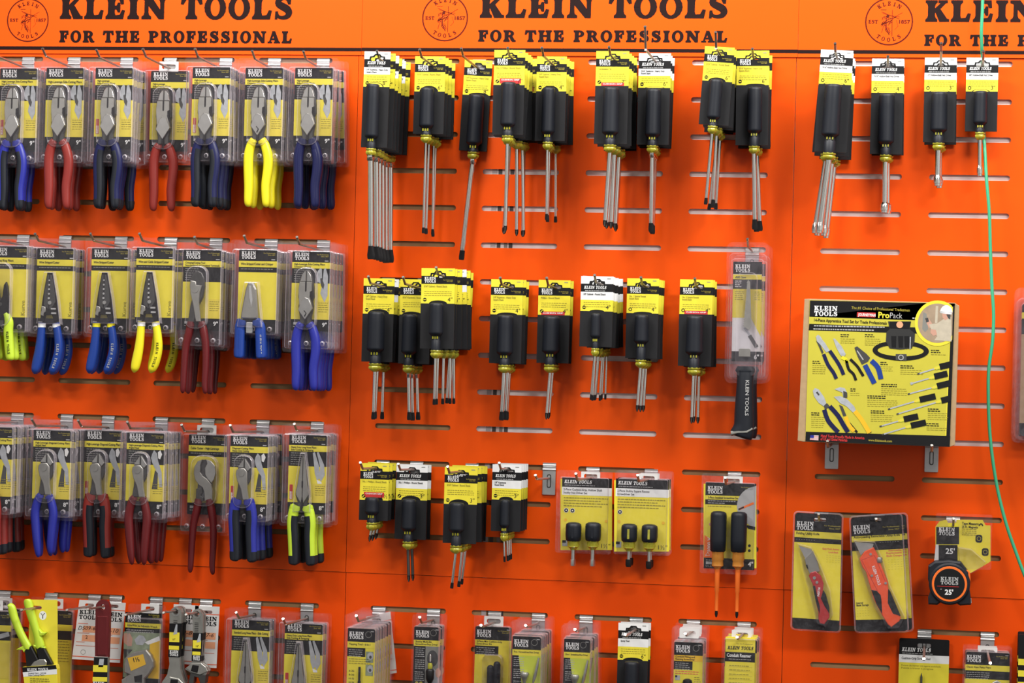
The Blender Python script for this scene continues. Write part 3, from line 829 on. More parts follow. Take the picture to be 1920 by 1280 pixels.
            t = MB(); t.sweep([(X(end + 20), cy, end + 20, sw, sw), (X(end + 16), cy, end + 16, r2 * .95, r2 * .95), (X(end + 15), cy, end + 15, r2, r2), (X(end + 5), cy, end + 5, r2, r2), (X(end + 4.6), cy, end + 4.6, r2 * .84, r2 * .84), (X(end), cy, end, r2 * .84, r2 * .84)], shaft, 14)
            t.sweep([(X(end), cy, end + .2, r2 * .6, r2 * .6), (X(end), cy, end - .1, r2 * .6, r2 * .6)], 'tip_black', 6); t.build('socket', so, k)
        return root
    return make

def drv(cx, top, wpx, bot, hL, hR, hy0, hy1, end, n, desc, short, cyx=None, **kw):
    """card centre x at the top, card top/bottom, handle left/right/top/bottom, end of the shaft: all pixels of the front card"""
    hk = top + 14
    st = {q: kw.pop(q) for q in ('pitch', 'tip_at', 'tilt', 'jit', 'alts', 'L', 'base', 'jx', 'zoff', 'bend') if q in kw}
    if 'tip_at' in st: st['tip'] = st.pop('tip_at')
    if n > 1 and st.get('pitch', 24) < hR - hL + 4:
        tot = (n - 1) * st.get('pitch', 24); st['pitch'] = hR - hL + 4.5; n = max(2, round(tot * 1.1 / st['pitch']) + 1)
    t = math.radians(st.get('tilt', 0)) + .026
    def un(x, y):    # picture -> card frame (undo roll and tilt)
        dx, dz = x - cx, -(y - hk)
        return dx * math.cos(t) - dz * math.sin(t), dx * math.sin(t) + dz * math.cos(t)
    hxm, hz0 = un((hL + hR) / 2, hy0)
    hz1 = un((hL + hR) / 2, hy1)[1]
    ex, ez = un(end[0], end[1])
    a = dict(sx=0.0); a.update(kw)
    hx = un((hL + hR) / 2, (hy0 + hy1) / 2)[0]
    a['sx'] = ex - hx if abs(ex - hx) < 14 else 0
    alts = []
    for s in st.pop('alts', []):
        b = dict(a); b.update(s); alts.append(driver(wpx, bot - top, hx, hz0, hz1, hR - hL, ez, **b))
    cat = 'nut driver' if 'sock' in kw else 'screwdriver'
    return stack(driver(wpx, bot - top, hx, hz0, hz1, hR - hL, ez, **a), cx, hk, n, desc, cat, short, alts=alts, **st)
# ------------------------------------------------------------------ left panel: clamshell pliers
def skew(h):
    return tuple([(x + (-z - 120) * .026, z, r) for x, z, r in s] for s in h)
for q in list(HND): HND[q] = skew(HND[q])
SIDE = ('High-Leverage', 'Side-Cutting Pliers')
T2 = ('High-Leverage Side-Cutting Pliers', 'Connector Crimping')
def lm(c1, c2=None, title=SIDE, hx=-3, **kw): return pliers_pack(head_lineman(hx, notch=kw.pop('notch', False)), 'line', c1, c2, title, hx=hx, **kw)
R1 = 119
stack(lm('royal', 'rubber', ('High-Leverage Side-Cutting Pliers', 'New England Nose'), red=True), 34, R1 + 1, 3, 'bright blue and black gripped pliers at left edge, top row', 'pliers', 'blue and black gripped pliers at the top left edge', tip=(-12, 96))
stack(lm('dip_red', None, ('High-Leverage Side-Cutting Pliers',)), 121, R1, 3, 'red gripped lineman pliers packages, second hook, top row', 'pliers', 'red gripped pliers on the second hook of the top row', tip=(80, 90))
stack(lm('navy', 'rubber', red=True, zh1=-262), 213, R1, 4, 'navy and black gripped pliers packages, third hook of top row', 'pliers', 'navy gripped pliers on the third hook of the top row', tip=(181, 99), jit=1.6)
stack(lm('dip_red', None, SIDE, tab=True, H=190, zh0=-142), 317, R1 + 6, 1, 'package of slim red gripped pliers alone between navy ones, top row', 'pliers', 'lone red gripped pliers in the top row', tip=(268, 97))
stack(lm('navy', 'rubber', red=True, zh1=-262), 395, R1 - 1, 5, 'navy black pliers packages left of yellow ones, top row', 'pliers', 'navy gripped pliers left of the yellow ones', tip=(366, 92), jit=1.6)
stack(lm('dip_yellow', None, T2, notch=True), 494, R1, 4, 'bright yellow gripped lineman pliers packages in the top row', 'pliers', 'yellow gripped lineman pliers', tip=(473, 100))
stack(lm('navy', 'navy', SIDE, zh1=-264), 587, R1, 4, 'navy gripped pliers packages at the right end of the top row', 'pliers', 'navy pliers at the right end of the top row', tip=(569, 102), jit=2.0, jx=3)
# second row
R2 = 457
stack(pliers_pack(head_fork(-6), 'fork', 'dip_lime', None, ('Retaining Ring Pliers',), '', cw=72, ch=148, pw=94, H=178, hx=-6, card='strip', lettering='card_black', sub=False, blackz=40), 16, R2 - 4, 4, 'lime gripped pliers packages with forked jaws, left edge', 'wire stripper', 'lime gripped strippers at the left edge', tip=(-25, 432))
def strip(c, cap, t, lc, **kw): return pliers_pack(head_strip(-4), 'bow', c, None, t, '', ch=147, pw=92, H=178, hx=-4, card='strip', lettering=lc, capcol=cap, sub=False, blackz=40, bub=[(-26, -145), (22, -145), (16, -100), (6, -50), (-14, -50), (-22, -100)], **kw)
WS = ('Wire Stripper/Cutter',)
stack(strip('cushion_blue', 'white', WS, 'grey_lt'), 104, R2, 3, 'blue gripped wire stripper packages with white collars, second row', 'wire stripper', 'blue strippers with white collars', tip=(66, 438))
stack(strip('cushion_blue', 'dip_yellow', WS, 'grey_lt'), 206, R2, 3, 'blue gripped wire stripper packages with yellow collars, second row', 'wire stripper', 'blue strippers with yellow collars', tip=(170, 430), pitch=30, jx=3)
stack(strip('dip_yellow', 'white', ('Wire and Cable Stripper/Cutter',), 'card_black'), 290, R2 - 1, 2, 'yellow gripped wire stripper packages in the second row', 'wire stripper', 'yellow gripped wire strippers', tip=(262, 431), pitch=95)
stack(pliers_pack(head_crimp(-2), 'slim', 'dip_maroon', None, ('Crimping/Cutting Tool', 'Non-insulated and Insulated Terminals'), '9"', H=198, hx=-2, card='x', zh0=-138, zh1=-268), 378, R2 + 3, 4, 'dark red gripped crimping tool packages, second row', 'crimping tool', 'dark red gripped crimpers', tip=(365, 444), pitch=30, jit=2)
stack(pliers_pack(head_spring(-7), 'stub', 'cushion_blue', 'cushion_blue', ('Wire Stripper/Cutter and Crimper',), '', H=178, hx=-7, card='x', ch=148, pw=98, sub=False, blackz=40, lettering='grey_lt', bub=[(-30, -150), (20, -150), (10, -66), (-18, -66)]), 482, R2 + 3, 5, 'short royal blue gripped spring stripper packages, second row', 'wire stripper', 'short blue gripped spring strippers', tip=(458, 444))
stack(lm('royal', None, T2, hx=-2, notch=True, H=202), 582, R2 + 6, 5, 'royal blue gripped lineman pliers packages, right end of second row', 'pliers', 'royal blue gripped pliers in the second row', tip=(557, 446))
# third row
R3 = 797
DG = ('High-Leverage Diagonal-Cutting Pliers', 'Angled Head')
def dg(c1, c2=None, title=DG, hx=-2, hs='diag', **kw): return pliers_pack(head_diag(hx), hs, c1, c2, title, kw.pop('size', '8"'), hx=hx, H=180, card='diag', bub=rrect(hx - 20, -140, hx + 18, -42, 16), **kw)
stack(dg('dip_red', 'rubber', hs='wide'), -12, R3 - 6, 6, 'red and black cutters cut by left photo edge, third row', 'pliers', 'red and black cutters at the left edge', tip=(-40, 780))
stack(dg('royal'), 97, R3, 4, 'royal blue gripped diagonal cutter packages, third row', 'pliers', 'royal blue diagonal cutters', tip=(60, 785), pitch=26, jit=2)
stack(dg('dip_red', 'rubber', ('High-Leverage Diagonal-Cutting Pliers',), hs='wide', red=True), 193, R3 + 1, 2, 'red and black gripped diagonal cutter packages, third row', 'pliers', 'pair of red and black diagonal cutters', tip=(147, 779), hookz=None)
stack(dg('dip_maroon', None, DG, zh1=-246), 272, R3 + 5, 5, 'plain dark red gripped diagonal cutter packages, third row', 'pliers', 'dark red diagonal cutters', tip=(239, 791), jit=2.2)
stack(pliers_pack(head_cutter(2), 'slim', 'dip_maroon', None, ('Cable Cutter - High-Leverage',), '', H=200, hx=2, card='x', tab=True, sub=False, blackz=40, bub=rrect(-24, -138, 28, -44, 20)), 388, R3 + 9, 1, 'package of maroon cable cutter with round hooked jaws, third row', 'cable cutter', 'maroon cable cutter', tip=(341, 789))
stack(dg('royal', 'rubber', ('Diagonal-Cutting Pliers', 'Heavy Duty Cutting'), hs='wide', red=True), 466, R3 + 11, 5, 'blue and black gripped diagonal cutter packages, third row', 'pliers', 'blue and black diagonal cutters', tip=(432, 800))
def ln(c1, c2, t, hx=-2, **kw): return pliers_pack(head_long(hx), 'wide', c1, c2, t, '8"', H=186, hx=hx, card='long', zh0=-138, zh1=-246, bub=[(hx - 18, -150), (hx + 18, -150), (hx + 15, -100), (hx + 6, -40), (hx - 6, -40), (hx - 15, -100)], **kw)
stack(ln('dip_lime', 'rubber', ('Heavy Duty Long Nose Pliers', 'Side Cutting & Stripping'), red=True), 576, R3 + 9, 4, 'lime and black gripped long nose pliers packages, third row', 'pliers', 'lime and black long nose pliers', tip=(552, 796))
# bottom row long nose
stack(ln('dip_red', None, ('Standard Long Nose Pliers - Side Cutting',)), 469, 1152, 2, 'long nose pliers packages with thin slit jaws, bottom row', 'pliers', 'thin jawed long nose pliers', tip=(443, 1155), pitch=26)
stack(ln('dip_red', None, ('Heavy Duty Long Nose Pliers', 'Side Cutting & Stripping'), red=True), 568, 1159, 2, 'heavy long nose pliers packages nearest the panel seam, bottom row', 'pliers', 'heavy long nose pliers', tip=(531, 1162))

# ------------------------------------------------------------------ middle panel: screwdrivers, top row
KH = ('1/4" Keystone - Heavy Duty', 'Square Shank')
CB = ('3/16" Cabinet - Round Shank',)
drv(708, 96, 49, 272, 689, 714, 158, 256, (699, 478), 6, 'big slotted screwdrivers at left end of top row', 'big screwdrivers at the left end of the top row', style='W', sw=5.2, tipw=9, bolster=True, title=KH, size='8"', pitch=33, tilt=.6, jit=.9, alts=[dict(style='Y')], jx=3, base=14)
drv(807, 105, 57, 248, 790, 817, 165, 238, (797, 432), 4, 'thin slotted yellow carded screwdrivers, second hook, top row', 'thin long screwdrivers on the second hook', sw=2.6, tip='slot', title=CB, size='6"', pitch=26, tip_at=(787, 95), jit=1.1)
drv(897, 112, 52, 280, 880, 909, 178, 270, (868, 482), 1, 'yellow carded screwdriver with thick square blade, hanging tilted, top row', 'tilted thick bladed screwdriver', sw=5, tipw=6.5, bolster=True, title=KH, size='8"', tilt=2.2, tip_at=(865, 96))
drv(956, 93, 58, 250, 942, 970, 155, 236, (950, 432), 6, 'splayed Phillips screwdrivers on red striped cards, top row', 'Phillips screwdrivers with splayed shafts', sw=3.4, tip='ph', sym='ph', title=('No. 2 Phillips - Round Shank',), size='7"', red=True, pitch=30, jit=3, jx=4, tip_at=(952, 92))
drv(1035, 105, 56, 262, 1018, 1043, 165, 250, (1027, 410), 4, 'slotted screwdrivers right of the splayed Phillips stack, top row', 'slotted screwdrivers beside the Phillips group', sw=2.8, tip='slot', title=('1/4" Cabinet - Heavy Duty', 'Round Shank'), size='4"', pitch=27, jit=2.2, tip_at=(1016, 92))
drv(1149, 95, 62, 268, 1132, 1163, 165, 252, (1136, 424), 6, 'combination tip screwdrivers on red striped cards, top row', 'red striped combination screwdrivers', sw=4.2, tip='ph', sym='ph', title=('Combination Tip',), size='7"', red=True, pitch=29, jit=1.6, jx=3, tip_at=(1142, 94))
drv(1228, 99, 60, 270, 1212, 1241, 168, 256, (1222, 434), 3, 'heavy white carded screwdrivers under the crooked hook, top row', 'white carded screwdrivers in the top row', style='W', sw=4.4, tipw=6, bolster=True, title=('5/16" Keystone - Heavy Duty', 'Round Shank'), size='6"', pitch=27, tip_at=(1205, 56), bend=38)
drv(1349, 87, 56, 234, 1329, 1354, 150, 224, (1324, 384), 6, 'small screwdrivers on yellow cards swinging tilted, top row', 'tilted small screwdrivers', sw=3, tip='slot', title=('3/16" Cabinet - Round Shank',), size='6"', pitch=27, tilt=3.2, jit=2.2, tip_at=(1330, 69), bend=26)
drv(1412, 94, 61, 272, 1402, 1430, 165, 250, (1416, 432), 3, 'wide bladed screwdrivers, right end of middle panel, top row', 'wide bladed screwdrivers at the right end', sw=4.6, tipw=7, title=('5/16" Keystone - Heavy Duty', 'Square Shank'), size='6"', pitch=34, jit=1.8, jx=4, tip_at=(1419, 92), tilt=-.6)
# second row
drv(711, 521, 58, 674, 693, 725, 583, 655, (704, 780), 4, 'slotted screwdrivers at the left end, second screwdriver row', 'slotted screwdrivers at the left end of the second row', sw=3.2, tipw=5, title=('1/4" Cabinet - Heavy Duty', 'Round Shank'), size='4"', pitch=25, jit=1.4, tip_at=(691, 513), alts=[dict(style='W')])
drv(780, 523, 58, 678, 757, 786, 588, 660, (771, 782), 4, 'bolstered screwdrivers half hidden by a fuller stack, second row', 'bolstered screwdrivers in the second row', sw=3.4, tipw=5.5, bolster=True, title=('5/16" Keystone - Round Shank',), size='4"', pitch=24, jit=1.4, tip_at=(756, 517))
drv(822, 502, 63, 650, 808, 834, 567, 626, (817, 754), 7, 'small screwdrivers in fullest fan of cards, second row', 'fullest stack of screwdrivers', sw=2.8, tipw=3.8, title=('3/16" Cabinet - Round Shank',), size='4"', pitch=32, jit=2.2, jx=6, tip_at=(818, 499), alts=[dict(style='Y'), dict(style='Y'), dict(style='W')], base=12, tilt=-.5)
drv(951, 523, 60, 678, 935, 965, 590, 662, (943, 784), 3, 'square shank screwdrivers on yellow cards, second row', 'square shank screwdrivers in the second row', sw=4, tipw=6, title=('1/4" Keystone - Heavy Duty', 'Square Shank'), size='4"', pitch=34, jit=1.5, tip_at=(938, 520))
drv(1040, 524, 60, 678, 1020, 1052, 592, 660, (1027, 783), 2, 'red striped Phillips screwdrivers right of square shank stack, second row', 'red striped Phillips screwdrivers in the second row', sw=3.2, tip='ph', sym='ph', title=('Phillips - Round Shank',), size='4"', red=True, pitch=28, tip_at=(1025, 520))
drv(1120, 517, 61, 648, 1109, 1128, 587, 632, (1112, 749), 7, 'slim screwdrivers on white topped cards, second row', 'slim screwdrivers on white cards', style='X', sw=2.1, tipw=2.8, title=('1/8" Cabinet - Round Shank',), size='4"', pitch=25, jit=1.6, tip_at=(1115, 515))
drv(1206, 521, 60, 670, 1191, 1218, 590, 642, (1196, 770), 4, 'square recess screwdrivers on yellow cards, second row', 'square recess screwdrivers', sw=3, tip='ph', sym='hex', title=('No. 1 Square Recess', 'Round Shank'), size='4"', pitch=25, jit=1.3, tip_at=(1202, 517))
drv(1306, 523, 62, 685, 1288, 1320, 592, 663, (1298, 793), 4, 'red striped square recess screwdrivers beside the saw package', 'red striped square recess screwdrivers', sw=3.2, tip='ph', sym='hex', title=('No. 2 Square Recess', 'Round Shank'), size='4"', red=True, pitch=27, jit=1.6, tip_at=(1303, 520))
# third row
drv(703, 868, 54, 972, 688, 714, 930, 960, (696, 1011), 3, 'stubby red striped yellow carded screwdrivers, third row', 'stubby screwdrivers in the third row', sw=2.8, tip='ph', sym='ph', title=('No. 1 Phillips - Round Shank',), size='1½"', red=True, yb=-54, pitch=24, tip_at=(676, 866), zoff=6)
drv(773, 870, 59, 1007, 756, 784, 933, 990, (770, 1085), 2, 'Phillips screwdrivers with brownish black shaft on white cards, third row', 'dark shaft screwdrivers', style='X', sw=2.8, tip='ph', sym='ph', title=('No. 1 Phillips - Round Shank',), size='3"', shaft='jaw_dark', pitch=24, tip_at=(747, 867), zoff=6)
drv(865, 875, 62, 1015, 845, 874, 940, 993, (850, 1098), 6, 'cabinet screwdrivers on yellow cards, under long hook, third row', 'cabinet screwdrivers in the third row', sw=2.8, tipw=4, title=('3/16" Cabinet - Round Shank',), size='3"', pitch=19, jit=2.6, jx=2, tip_at=(797, 859), yb=-55, zoff=6)
drv(951, 870, 55, 993, 939, 958, 935, 985, (948, 1050), 5, 'slim Keystone screwdrivers on white cards, third row', 'slim screwdrivers at the right of the third row', style='X', sw=2, tip='slot', tipw=2.6, title=('1/8" Keystone', 'Round Shank'), size='3"', pitch=18, jit=.8, tip_at=(936, 871), zoff=6)
drv(1188, 1167, 57, 1345, 1171, 1200, 1237, 1320, (1180, 1420), 3, 'dark handled tools on white topped cards, bottom row', 'white carded tools in the bottom row', style='X', sw=3, tip='slot', title=('Spray Tool',), size='6"', pitch=22, tip_at=(1172, 1190), yb=-56, bend=4)

# ------------------------------------------------------------------ right panel: nut drivers
def nd(*a, **k): return drv(*a, style='W', tip='sock', name='carded_nut_driver', sym='hex', **k)
nd(1569, 93, 61, 286, 1544, 1577, 160, 258, (1536, 440), 5, 'long nut drivers at the left end of right panel', 'long nut drivers at the left of the right panel', sw=6, sock=7.5, title=('9/16" Hollow-Shaft Nut Driver',), size='6"', pitch=34, tilt=2.4, jit=1.8, jx=6, tip_at=(1557, 94))
nd(1665, 109, 60, 290, 1647, 1677, 178, 272, (1658, 403), 2, 'nut drivers hanging second from left on right panel', 'nut drivers on the second hook of the right panel', sw=5.6, sock=9, title=('9/16" Hollow-Shaft Nut Driver',), size='4"', pitch=34, tip_at=(1665, 97))
nd(1764, 107, 60, 268, 1745, 1776, 175, 250, (1757, 353), 2, 'nut drivers hanging third from left on right panel', 'nut drivers on the third hook of the right panel', sw=5.4, sock=7.5, title=('1/2" Hollow-Shaft Nut Driver',), size='3"', pitch=34, tip_at=(1765, 96))
nd(1842, 107, 60, 248, 1825, 1851, 173, 236, (1836, 335), 1, 'nut driver with glossy wrapped handle in front of the green cord', 'nut driver beside the green cord', sw=4, sock=5.6, title=('3/8" Hollow-Shaft Nut Driver',), size='3"', tip_at=(1844, 99), base=34)

# ------------------------------------------------------------------ helpers for items traced in place
class At:
    """maps points of a zoomed view to the item's own millimetres at its true distance from the board"""
    def __init__(s, name, ax, ay, d, scale=1., ox=0., oy=0., y0=None):
        s.d, s.s, s.ox, s.oy = d, scale, ox, oy
        s.X, s.Z = W(ax, ay, d)
        s.root = empty(name, (s.X / 1000, -(d if y0 is None else y0) / 1000, s.Z / 1000))
    def p(s, pts, sc=True):
        o = []
        for q in pts:
            u, v = (q[0] / s.s + s.ox, q[1] / s.s + s.oy) if sc else q[:2]
            a, c = W(u, v, s.d); o.append((a - s.X, c - s.Z) + tuple(q[2:]))
        return o
    def b(s, x0, z0, x1, z1):     # box from picture corners
        return s.p([(x0, z1), (x1, z1), (x1, z0), (x0, z0)])

def place_copies(root, n, pitch, labels, jx=2, tilt=1.0, dz=0, sx=0):
    """the front one exists; hang n-1 behind it"""
    y = root.location.y
    for i in range(1, n):
        c = copy_tree(root); c.location.y = y + i * pitch / 1000; c.location.x += (sx + RND.uniform(-jx, jx)) / 1000; c.location.z += dz * i / 1000
        c.rotation_euler.y = math.radians(RND.uniform(-tilt, tilt)); c['label'] = labels[i]

# ------------------------------------------------------------------ saw packages
def saw(k):
    root = empty('packaged_saw')
    b = MB(); w = 27; t = -28
    b.prism(rrect(-w, t - 187, w, t, 3), -6, -5.2, 'white')
    y1, y2, y3 = -6.2, -6.4, -6.6
    b.rect(-w, t - 23, w, t, y1, 'card_black'); b.rect(-w, t - 33, w, t - 24, y1, 'yellow'); b.rect(-w, t - 51, w, t - 33, y1, 'card_black')
    b.rect(-w, t - 105, w, t - 51, y1, 'yellow'); b.rect(-w, t - 187, w, t - 168, y1, 'card_black')
    b.poly([(0, t - 105), (w, t - 105), (w, t - 168), (10, t - 168), (0, t - 120)], y1, 'paper')
    b.poly([(8, t - 105), (w, t - 105), (w, t - 140)], y2, 'yellow')
    logo2(b, -w + 4, t - 19, 28, y2); b.text('ABS Saw', -w + 4, t - 31, 4, 'card_black', y2, .02)
    for i in range(4): b.words(-w + 4, -w + 16, t - 37 - 3.5 * i, 1.3, 'white', y2, i)
    for i in range(5): b.words(-w + 4, -6, t - 57 - 3.6 * i, 1.2, 'olive', y2, i); b.words(14, w - 3, t - 57 - 3.6 * i, 1.2, 'olive', y2, i + 8)
    b.polys(ribbon([(-4, t - 124), (4, t - 134), (20, t - 162)], 4), y3, 'pic_silver'); b.polys(ribbon([(6, t - 138), (20, t - 160)], 7), y3 - .1, 'pic_dark')
    b.text('6"', w - 12, t - 182, 8, 'white', y2, .03)
    b.build('backing_card', root, k)
    b = MB()
    bl = [(2, t - 34), (6, t - 38), (10, t - 120), (6, t - 128), (-4, t - 122)]
    teeth = []
    for i in range(22):
        f = i / 22; z = t - 122 + f * 84; x = -4 + f * 5.6
        teeth += [(x, z), (x - 1.8, z + 2)]
    b.prism([(2, t - 34), (6, t - 38), (10, t - 120), (6, t - 128)] + teeth, -16, -14.6, 'satin')
    b.prism([(-13, t - 178), (-13, t - 165), (-11, t - 163), (7, t - 163), (9, t - 165), (9, t - 178)], -16, -13, 'satin', .4)
    bo = b.build('blade', root, k)
    b = MB()
    P = cr([(0, -14, t - 196, 15, 8), (0, -14, t - 204, 19, 9), (0, -14, t - 207, 17, 9), (0, -14, t - 214, 15.5, 10), (-.5, -14, t - 235, 15.5, 12), (-1, -14, t - 265, 17, 13), (-1, -14, t - 290, 18, 13), (-1, -14, t - 306, 18.5, 13), (-3, -14, t - 318, 21, 13), (-6, -14, t - 326, 21, 12), (-7, -14, t - 329, 14, 8)], 3)
    b.sweep(P, 'rubber', 16)
    b.text('KLEIN TOOLS', 2, t - 222, 6.4, 'grey_lt', -27.4, .015, rot=-PI / 2, width=66)
    b.sweep([(-24, -15, t - 322, 5, 9), (-10, -16, t - 319, 4, 12), (6, -16, t - 318, 4, 12), (16, -14, t - 312, 3, 9)], 'grey', 10)
    b.build('handle', root, k)
    b = MB()
    o = rrect(-40, -256, 40, 9, 12, 6); b.holed(o, [rrect(-12, -5, 12, 5, 4)], -.8, -.2, 'clear', 'clear_edge')
    for (q, ya, yb_) in ((rrect(-36, -250, 36, -12, 10, 6), -.8, -8), (rrect(-31, -246, 31, -22, 8, 6), -8, -13), (rrect(-20, -244, 20, -48, 12, 6), -13, -21)):
        i = inset(q, 1.5); n = len(q)
        b.add([(x, ya, z) for x, z in q] + [(x, yb_, z) for x, z in i], [(j, (j + 1) % n, n + (j + 1) % n, n + j) for j in range(n)], 'clear_edge')
        b.add([(x, yb_, z) for x, z in i], [tuple(range(n))], 'clear')
    b.build('clamshell', root, k)
    return root
stack(saw, 1403, 463, 2, 'hand saw packages with long black handle below', 'saw', 'saw packages', pitch=95, tip=(1403, 456), tilt=-.3, base=12, jx=0, jit=.2)

# ------------------------------------------------------------------ two piece blister sets
def blister(label, cat, ax, ay, d, sh, cd, rows, tools, title, size, tip, short, kind='w', n=1):
    sc, ox, oy = 3.765, 1020, 840
    A = At('packaged_driver_set', ax, ay, d, sc, ox, oy)
    tag(A.root, label, cat)
    c = A.b(*cd); x0, z0, x1, z1 = c[0][0], c[0][1], c[2][0], c[2][1]
    b = MB(); b.prism(c, -3, -2.2, 'yellow'); w = x1 - x0; y1, y2, y3 = -3.2, -3.4, -3.6
    if kind == 'w':
        b.rect(x0, z1 - 18, x1, z1, y1, 'card_black'); b.rect(x0, z1 - 33, x1, z1 - 18, y1, 'white')
        logo1(b, x0 + 4, z1 - 11, w * .55, y2, h=6.5); b.words(x0 + 5, x1 - 30, z1 - 15, 1.1, 'grey_lt', y2)
        for i, t in enumerate(title): b.text(t, x0 + 3, z1 - 24.5 - 6 * i, 3.9, 'card_black', y2, .015, width=min(w - 8, len(t) * 2.15))
        for i in range(4): b.words(x0 + 4, x1 - 6 - 12 * (i % 2), z1 - 39 - 5 * i, 1.6, 'olive', y2, i)
        for i in range(2 if 'Nut' in title[1] else 1):
            b.poly(ell(x0 + 9 + 12 * i, z1 - 62, 4.5, 4.5, 14), y2, 'white'); b.poly(ell(x0 + 9 + 12 * i, z1 - 62, 3.6, 3.6, 14), y3, 'card_black'); b.poly(ell(x0 + 9 + 12 * i, z1 - 62, 1.6, 1.6, 6), y3 - .1, 'white')
        b.rect(x0 + 3, z0 + 8, x0 + 13, z0 + 19, y2, 'pic_silver'); b.rect(x0 + 3, z0 + 14, x0 + 10, z0 + 19, y3, 'card_black')
        b.text(size, x1 - 17, z0 + 7, 8, 'card_black', y2, 0)
        for px in (x0 + 8, x1 - 9): b.poly(ell(px, z1 - 80, 3, 3, 12), y2, 'amber')
    else:
        b.rect(x0, z1 - 24, x1, z1, y1, 'card_black'); b.rect(x0, z1 - 41, x1, z1 - 32, y1, 'card_black'); b.rect(x0, z0, x1, z0 + 20, y1, 'card_black')
        logo2(b, x0 + 4, z1 - 21, 28, y2); pro(b, x1 - 6, z1 - 12, 2.2, y2)
        b.text(title[0], x0 + 5, z1 - 30, 3.8, 'card_black', y2, .02, width=56); b.words(x0 + 5, x0 + 58, z1 - 35, 1.3, 'grey_lt', y2); b.words(x0 + 5, x0 + 36, z1 - 39, 1.3, 'grey_lt', y2)
        b.words(x0 + 5, x0 + 50, z1 - 45, 1.3, 'olive', y2)
        arc = [(x1, z1 - 4)] + [(x1 + 2 + 37 * math.cos(t), z1 - 42 + 37 * math.sin(t)) for t in [math.radians(100 + 8 * q) for q in range(17)]]
        arc = [(min(x1, p), q) for p, q in arc] + [(x1, z1 - 84)]
        b.poly(arc, y2, 'grey_lt'); b.polys(ribbon([(x1 - 30, z1 - 48), (x1 - 4, z1 - 36)], 4), y3, 'ins_orange'); b.polys(ribbon([(x1 - 32, z1 - 49), (x1 - 22, z1 - 44)], 3), y3 - .1, 'card_black')
        b.poly([(x1 - 22, z1 - 76), (x1, z1 - 80), (x1, z1 - 86), (x1 - 12, z1 - 84)], y3, 'card_black'); b.text('1000 V', x0 + 12, z0 + 32, 6, 'white', y3, .02, rot=PI / 2, width=26)
        b.poly([(x0, z0 + 20), (x0 + 20, z0 + 20), (x0 + 20, z0 + 50), (x0, z0 + 62)], y2, 'ins_orange'); b.polys(ribbon([(x0 + 3, z0 + 24), (x0 + 11, z0 + 24), (x0 + 7, z0 + 30), (x0 + 3, z0 + 24)], .9), y3, 'white')
        b.words(x0 + 4, x0 + 16, z0 + 15, 1.3, 'grey_lt', y2, 2); b.rect(x0 + 4, z0 + 8, x0 + 15, z0 + 13, y2, 'grey_lt'); b.text('U.S.A.', x0 + 4, z0 + 3, 3.4, 'grey_lt', y2)
        b.text(size, x1 - 12, z0 + 7, 8, 'white', y2, .03)
        for q in (0, 1): b.poly(ell(x1 - 10, z0 + 36 + 9 * q, 2.6, 2.6, 12), y2, 'card_black')
        b.poly(ell(x0 + 11, z1 - 78, 3.2, 3.2, 12), y2, 'pink')
    b.build('backing_card', A.root)
    for (px, ptop, pbot, pc, pend, r, tk) in tools:
        (hx, ht), (_, hb), (_, hc), (ex, he) = A.p([(px, ptop), (px, pbot), (px, pc), (px - 3, pend)])
        cy = -r - 4
        g = MB(); L = ht - hb
        g.lathe([(r * .3, ht), (r * .7, ht - .8), (r * .95, ht - 3.5), (r, ht - 8), (r, ht - L * .7), (r * .95, hb + 2), (r * .82, hb)], hx, cy, 'rubber', 24, True, .04)
        if kind == 'w': g.box(hx - 2, hx + 2, cy - r - .2, cy - r + 1, hb + 6, ht - 9, 'collar' if tk == 'sq' else 'rubber')
        go = g.build('handle', A.root)
        c2 = MB(); c2.lathe([(r * .82, hb + .5), (r * .74, hb - 3), (r * .78, (hb + hc) / 2), (r * .7, (hb + hc) / 2 - 2), (r * .74, hc + 3), (r * .45, hc), (r * .35, hc - 3)], hx, cy, 'collar' if kind == 'w' else 'collar_orange', 14, True, .06)
        c2.build('collar', go)
        s = MB()
        if tk == 'ins':
            m = (hc + he) / 2
            s.sweep([(hx, cy, hc, 4.8, 4.8), (hx, cy, m + 2, 4.4, 4.4), (hx, cy, m, 3.4, 3.4), (hx, cy, he + 12, 3.2, 3.2)], 'ins_orange', 12); so = s.build('shaft', A.root)
            t = MB(); t.sweep([(hx, cy, he + 12.5, 2.6, 2.6), (hx, cy, he + 6, 3, 2), (hx, cy, he, 1.4, .8)], 'tip_black', 8); t.build('tip', so)
        elif tk == 'nut':
            s.sweep([(hx, cy, hc, 3.8, 3.8), (hx, cy, he + 12, 3.8, 3.8)], 'steel', 10); so = s.build('shaft', A.root)
            t = MB(); t.sweep([(hx, cy, he + 12, 5, 5), (hx, cy, he + 4, 5.4, 5.4), (hx, cy, he, 5, 5)], 'steel', 6); t.build('socket', so)
        else:
            s.sweep([(hx, cy, hc, 3, 3), (hx, cy, he + 13, 3, 3)], 'steel', 10); so = s.build('shaft', A.root)
            t = MB(); t.sweep([(hx, cy, he + 14, 5.6, 5.6), (hx, cy, he + 4, 5.8, 5.8), (hx, cy, he, 4.6, 4.6)], 'tip_black', 8); t.build('tip', so)
    o = A.b(*sh); X0, Z0, X1, Z1 = o[0][0], o[0][1], o[2][0], o[2][1]
    (hx, hz), = A.p([(tip[1], tip[2])])
    b = MB(); hole = rrect(hx - 12, hz - 5, hx + 12, hz + 5, 4)
    b.holed(rrect(X0, Z0, X1, Z1, 5), [hole], -1.6, -1.1, 'clear', 'clear_edge')
    b.holed(rrect(X0, Z0, X1, Z1, 5), [hole], -.6, -.1, 'clear', 'clear_edge')
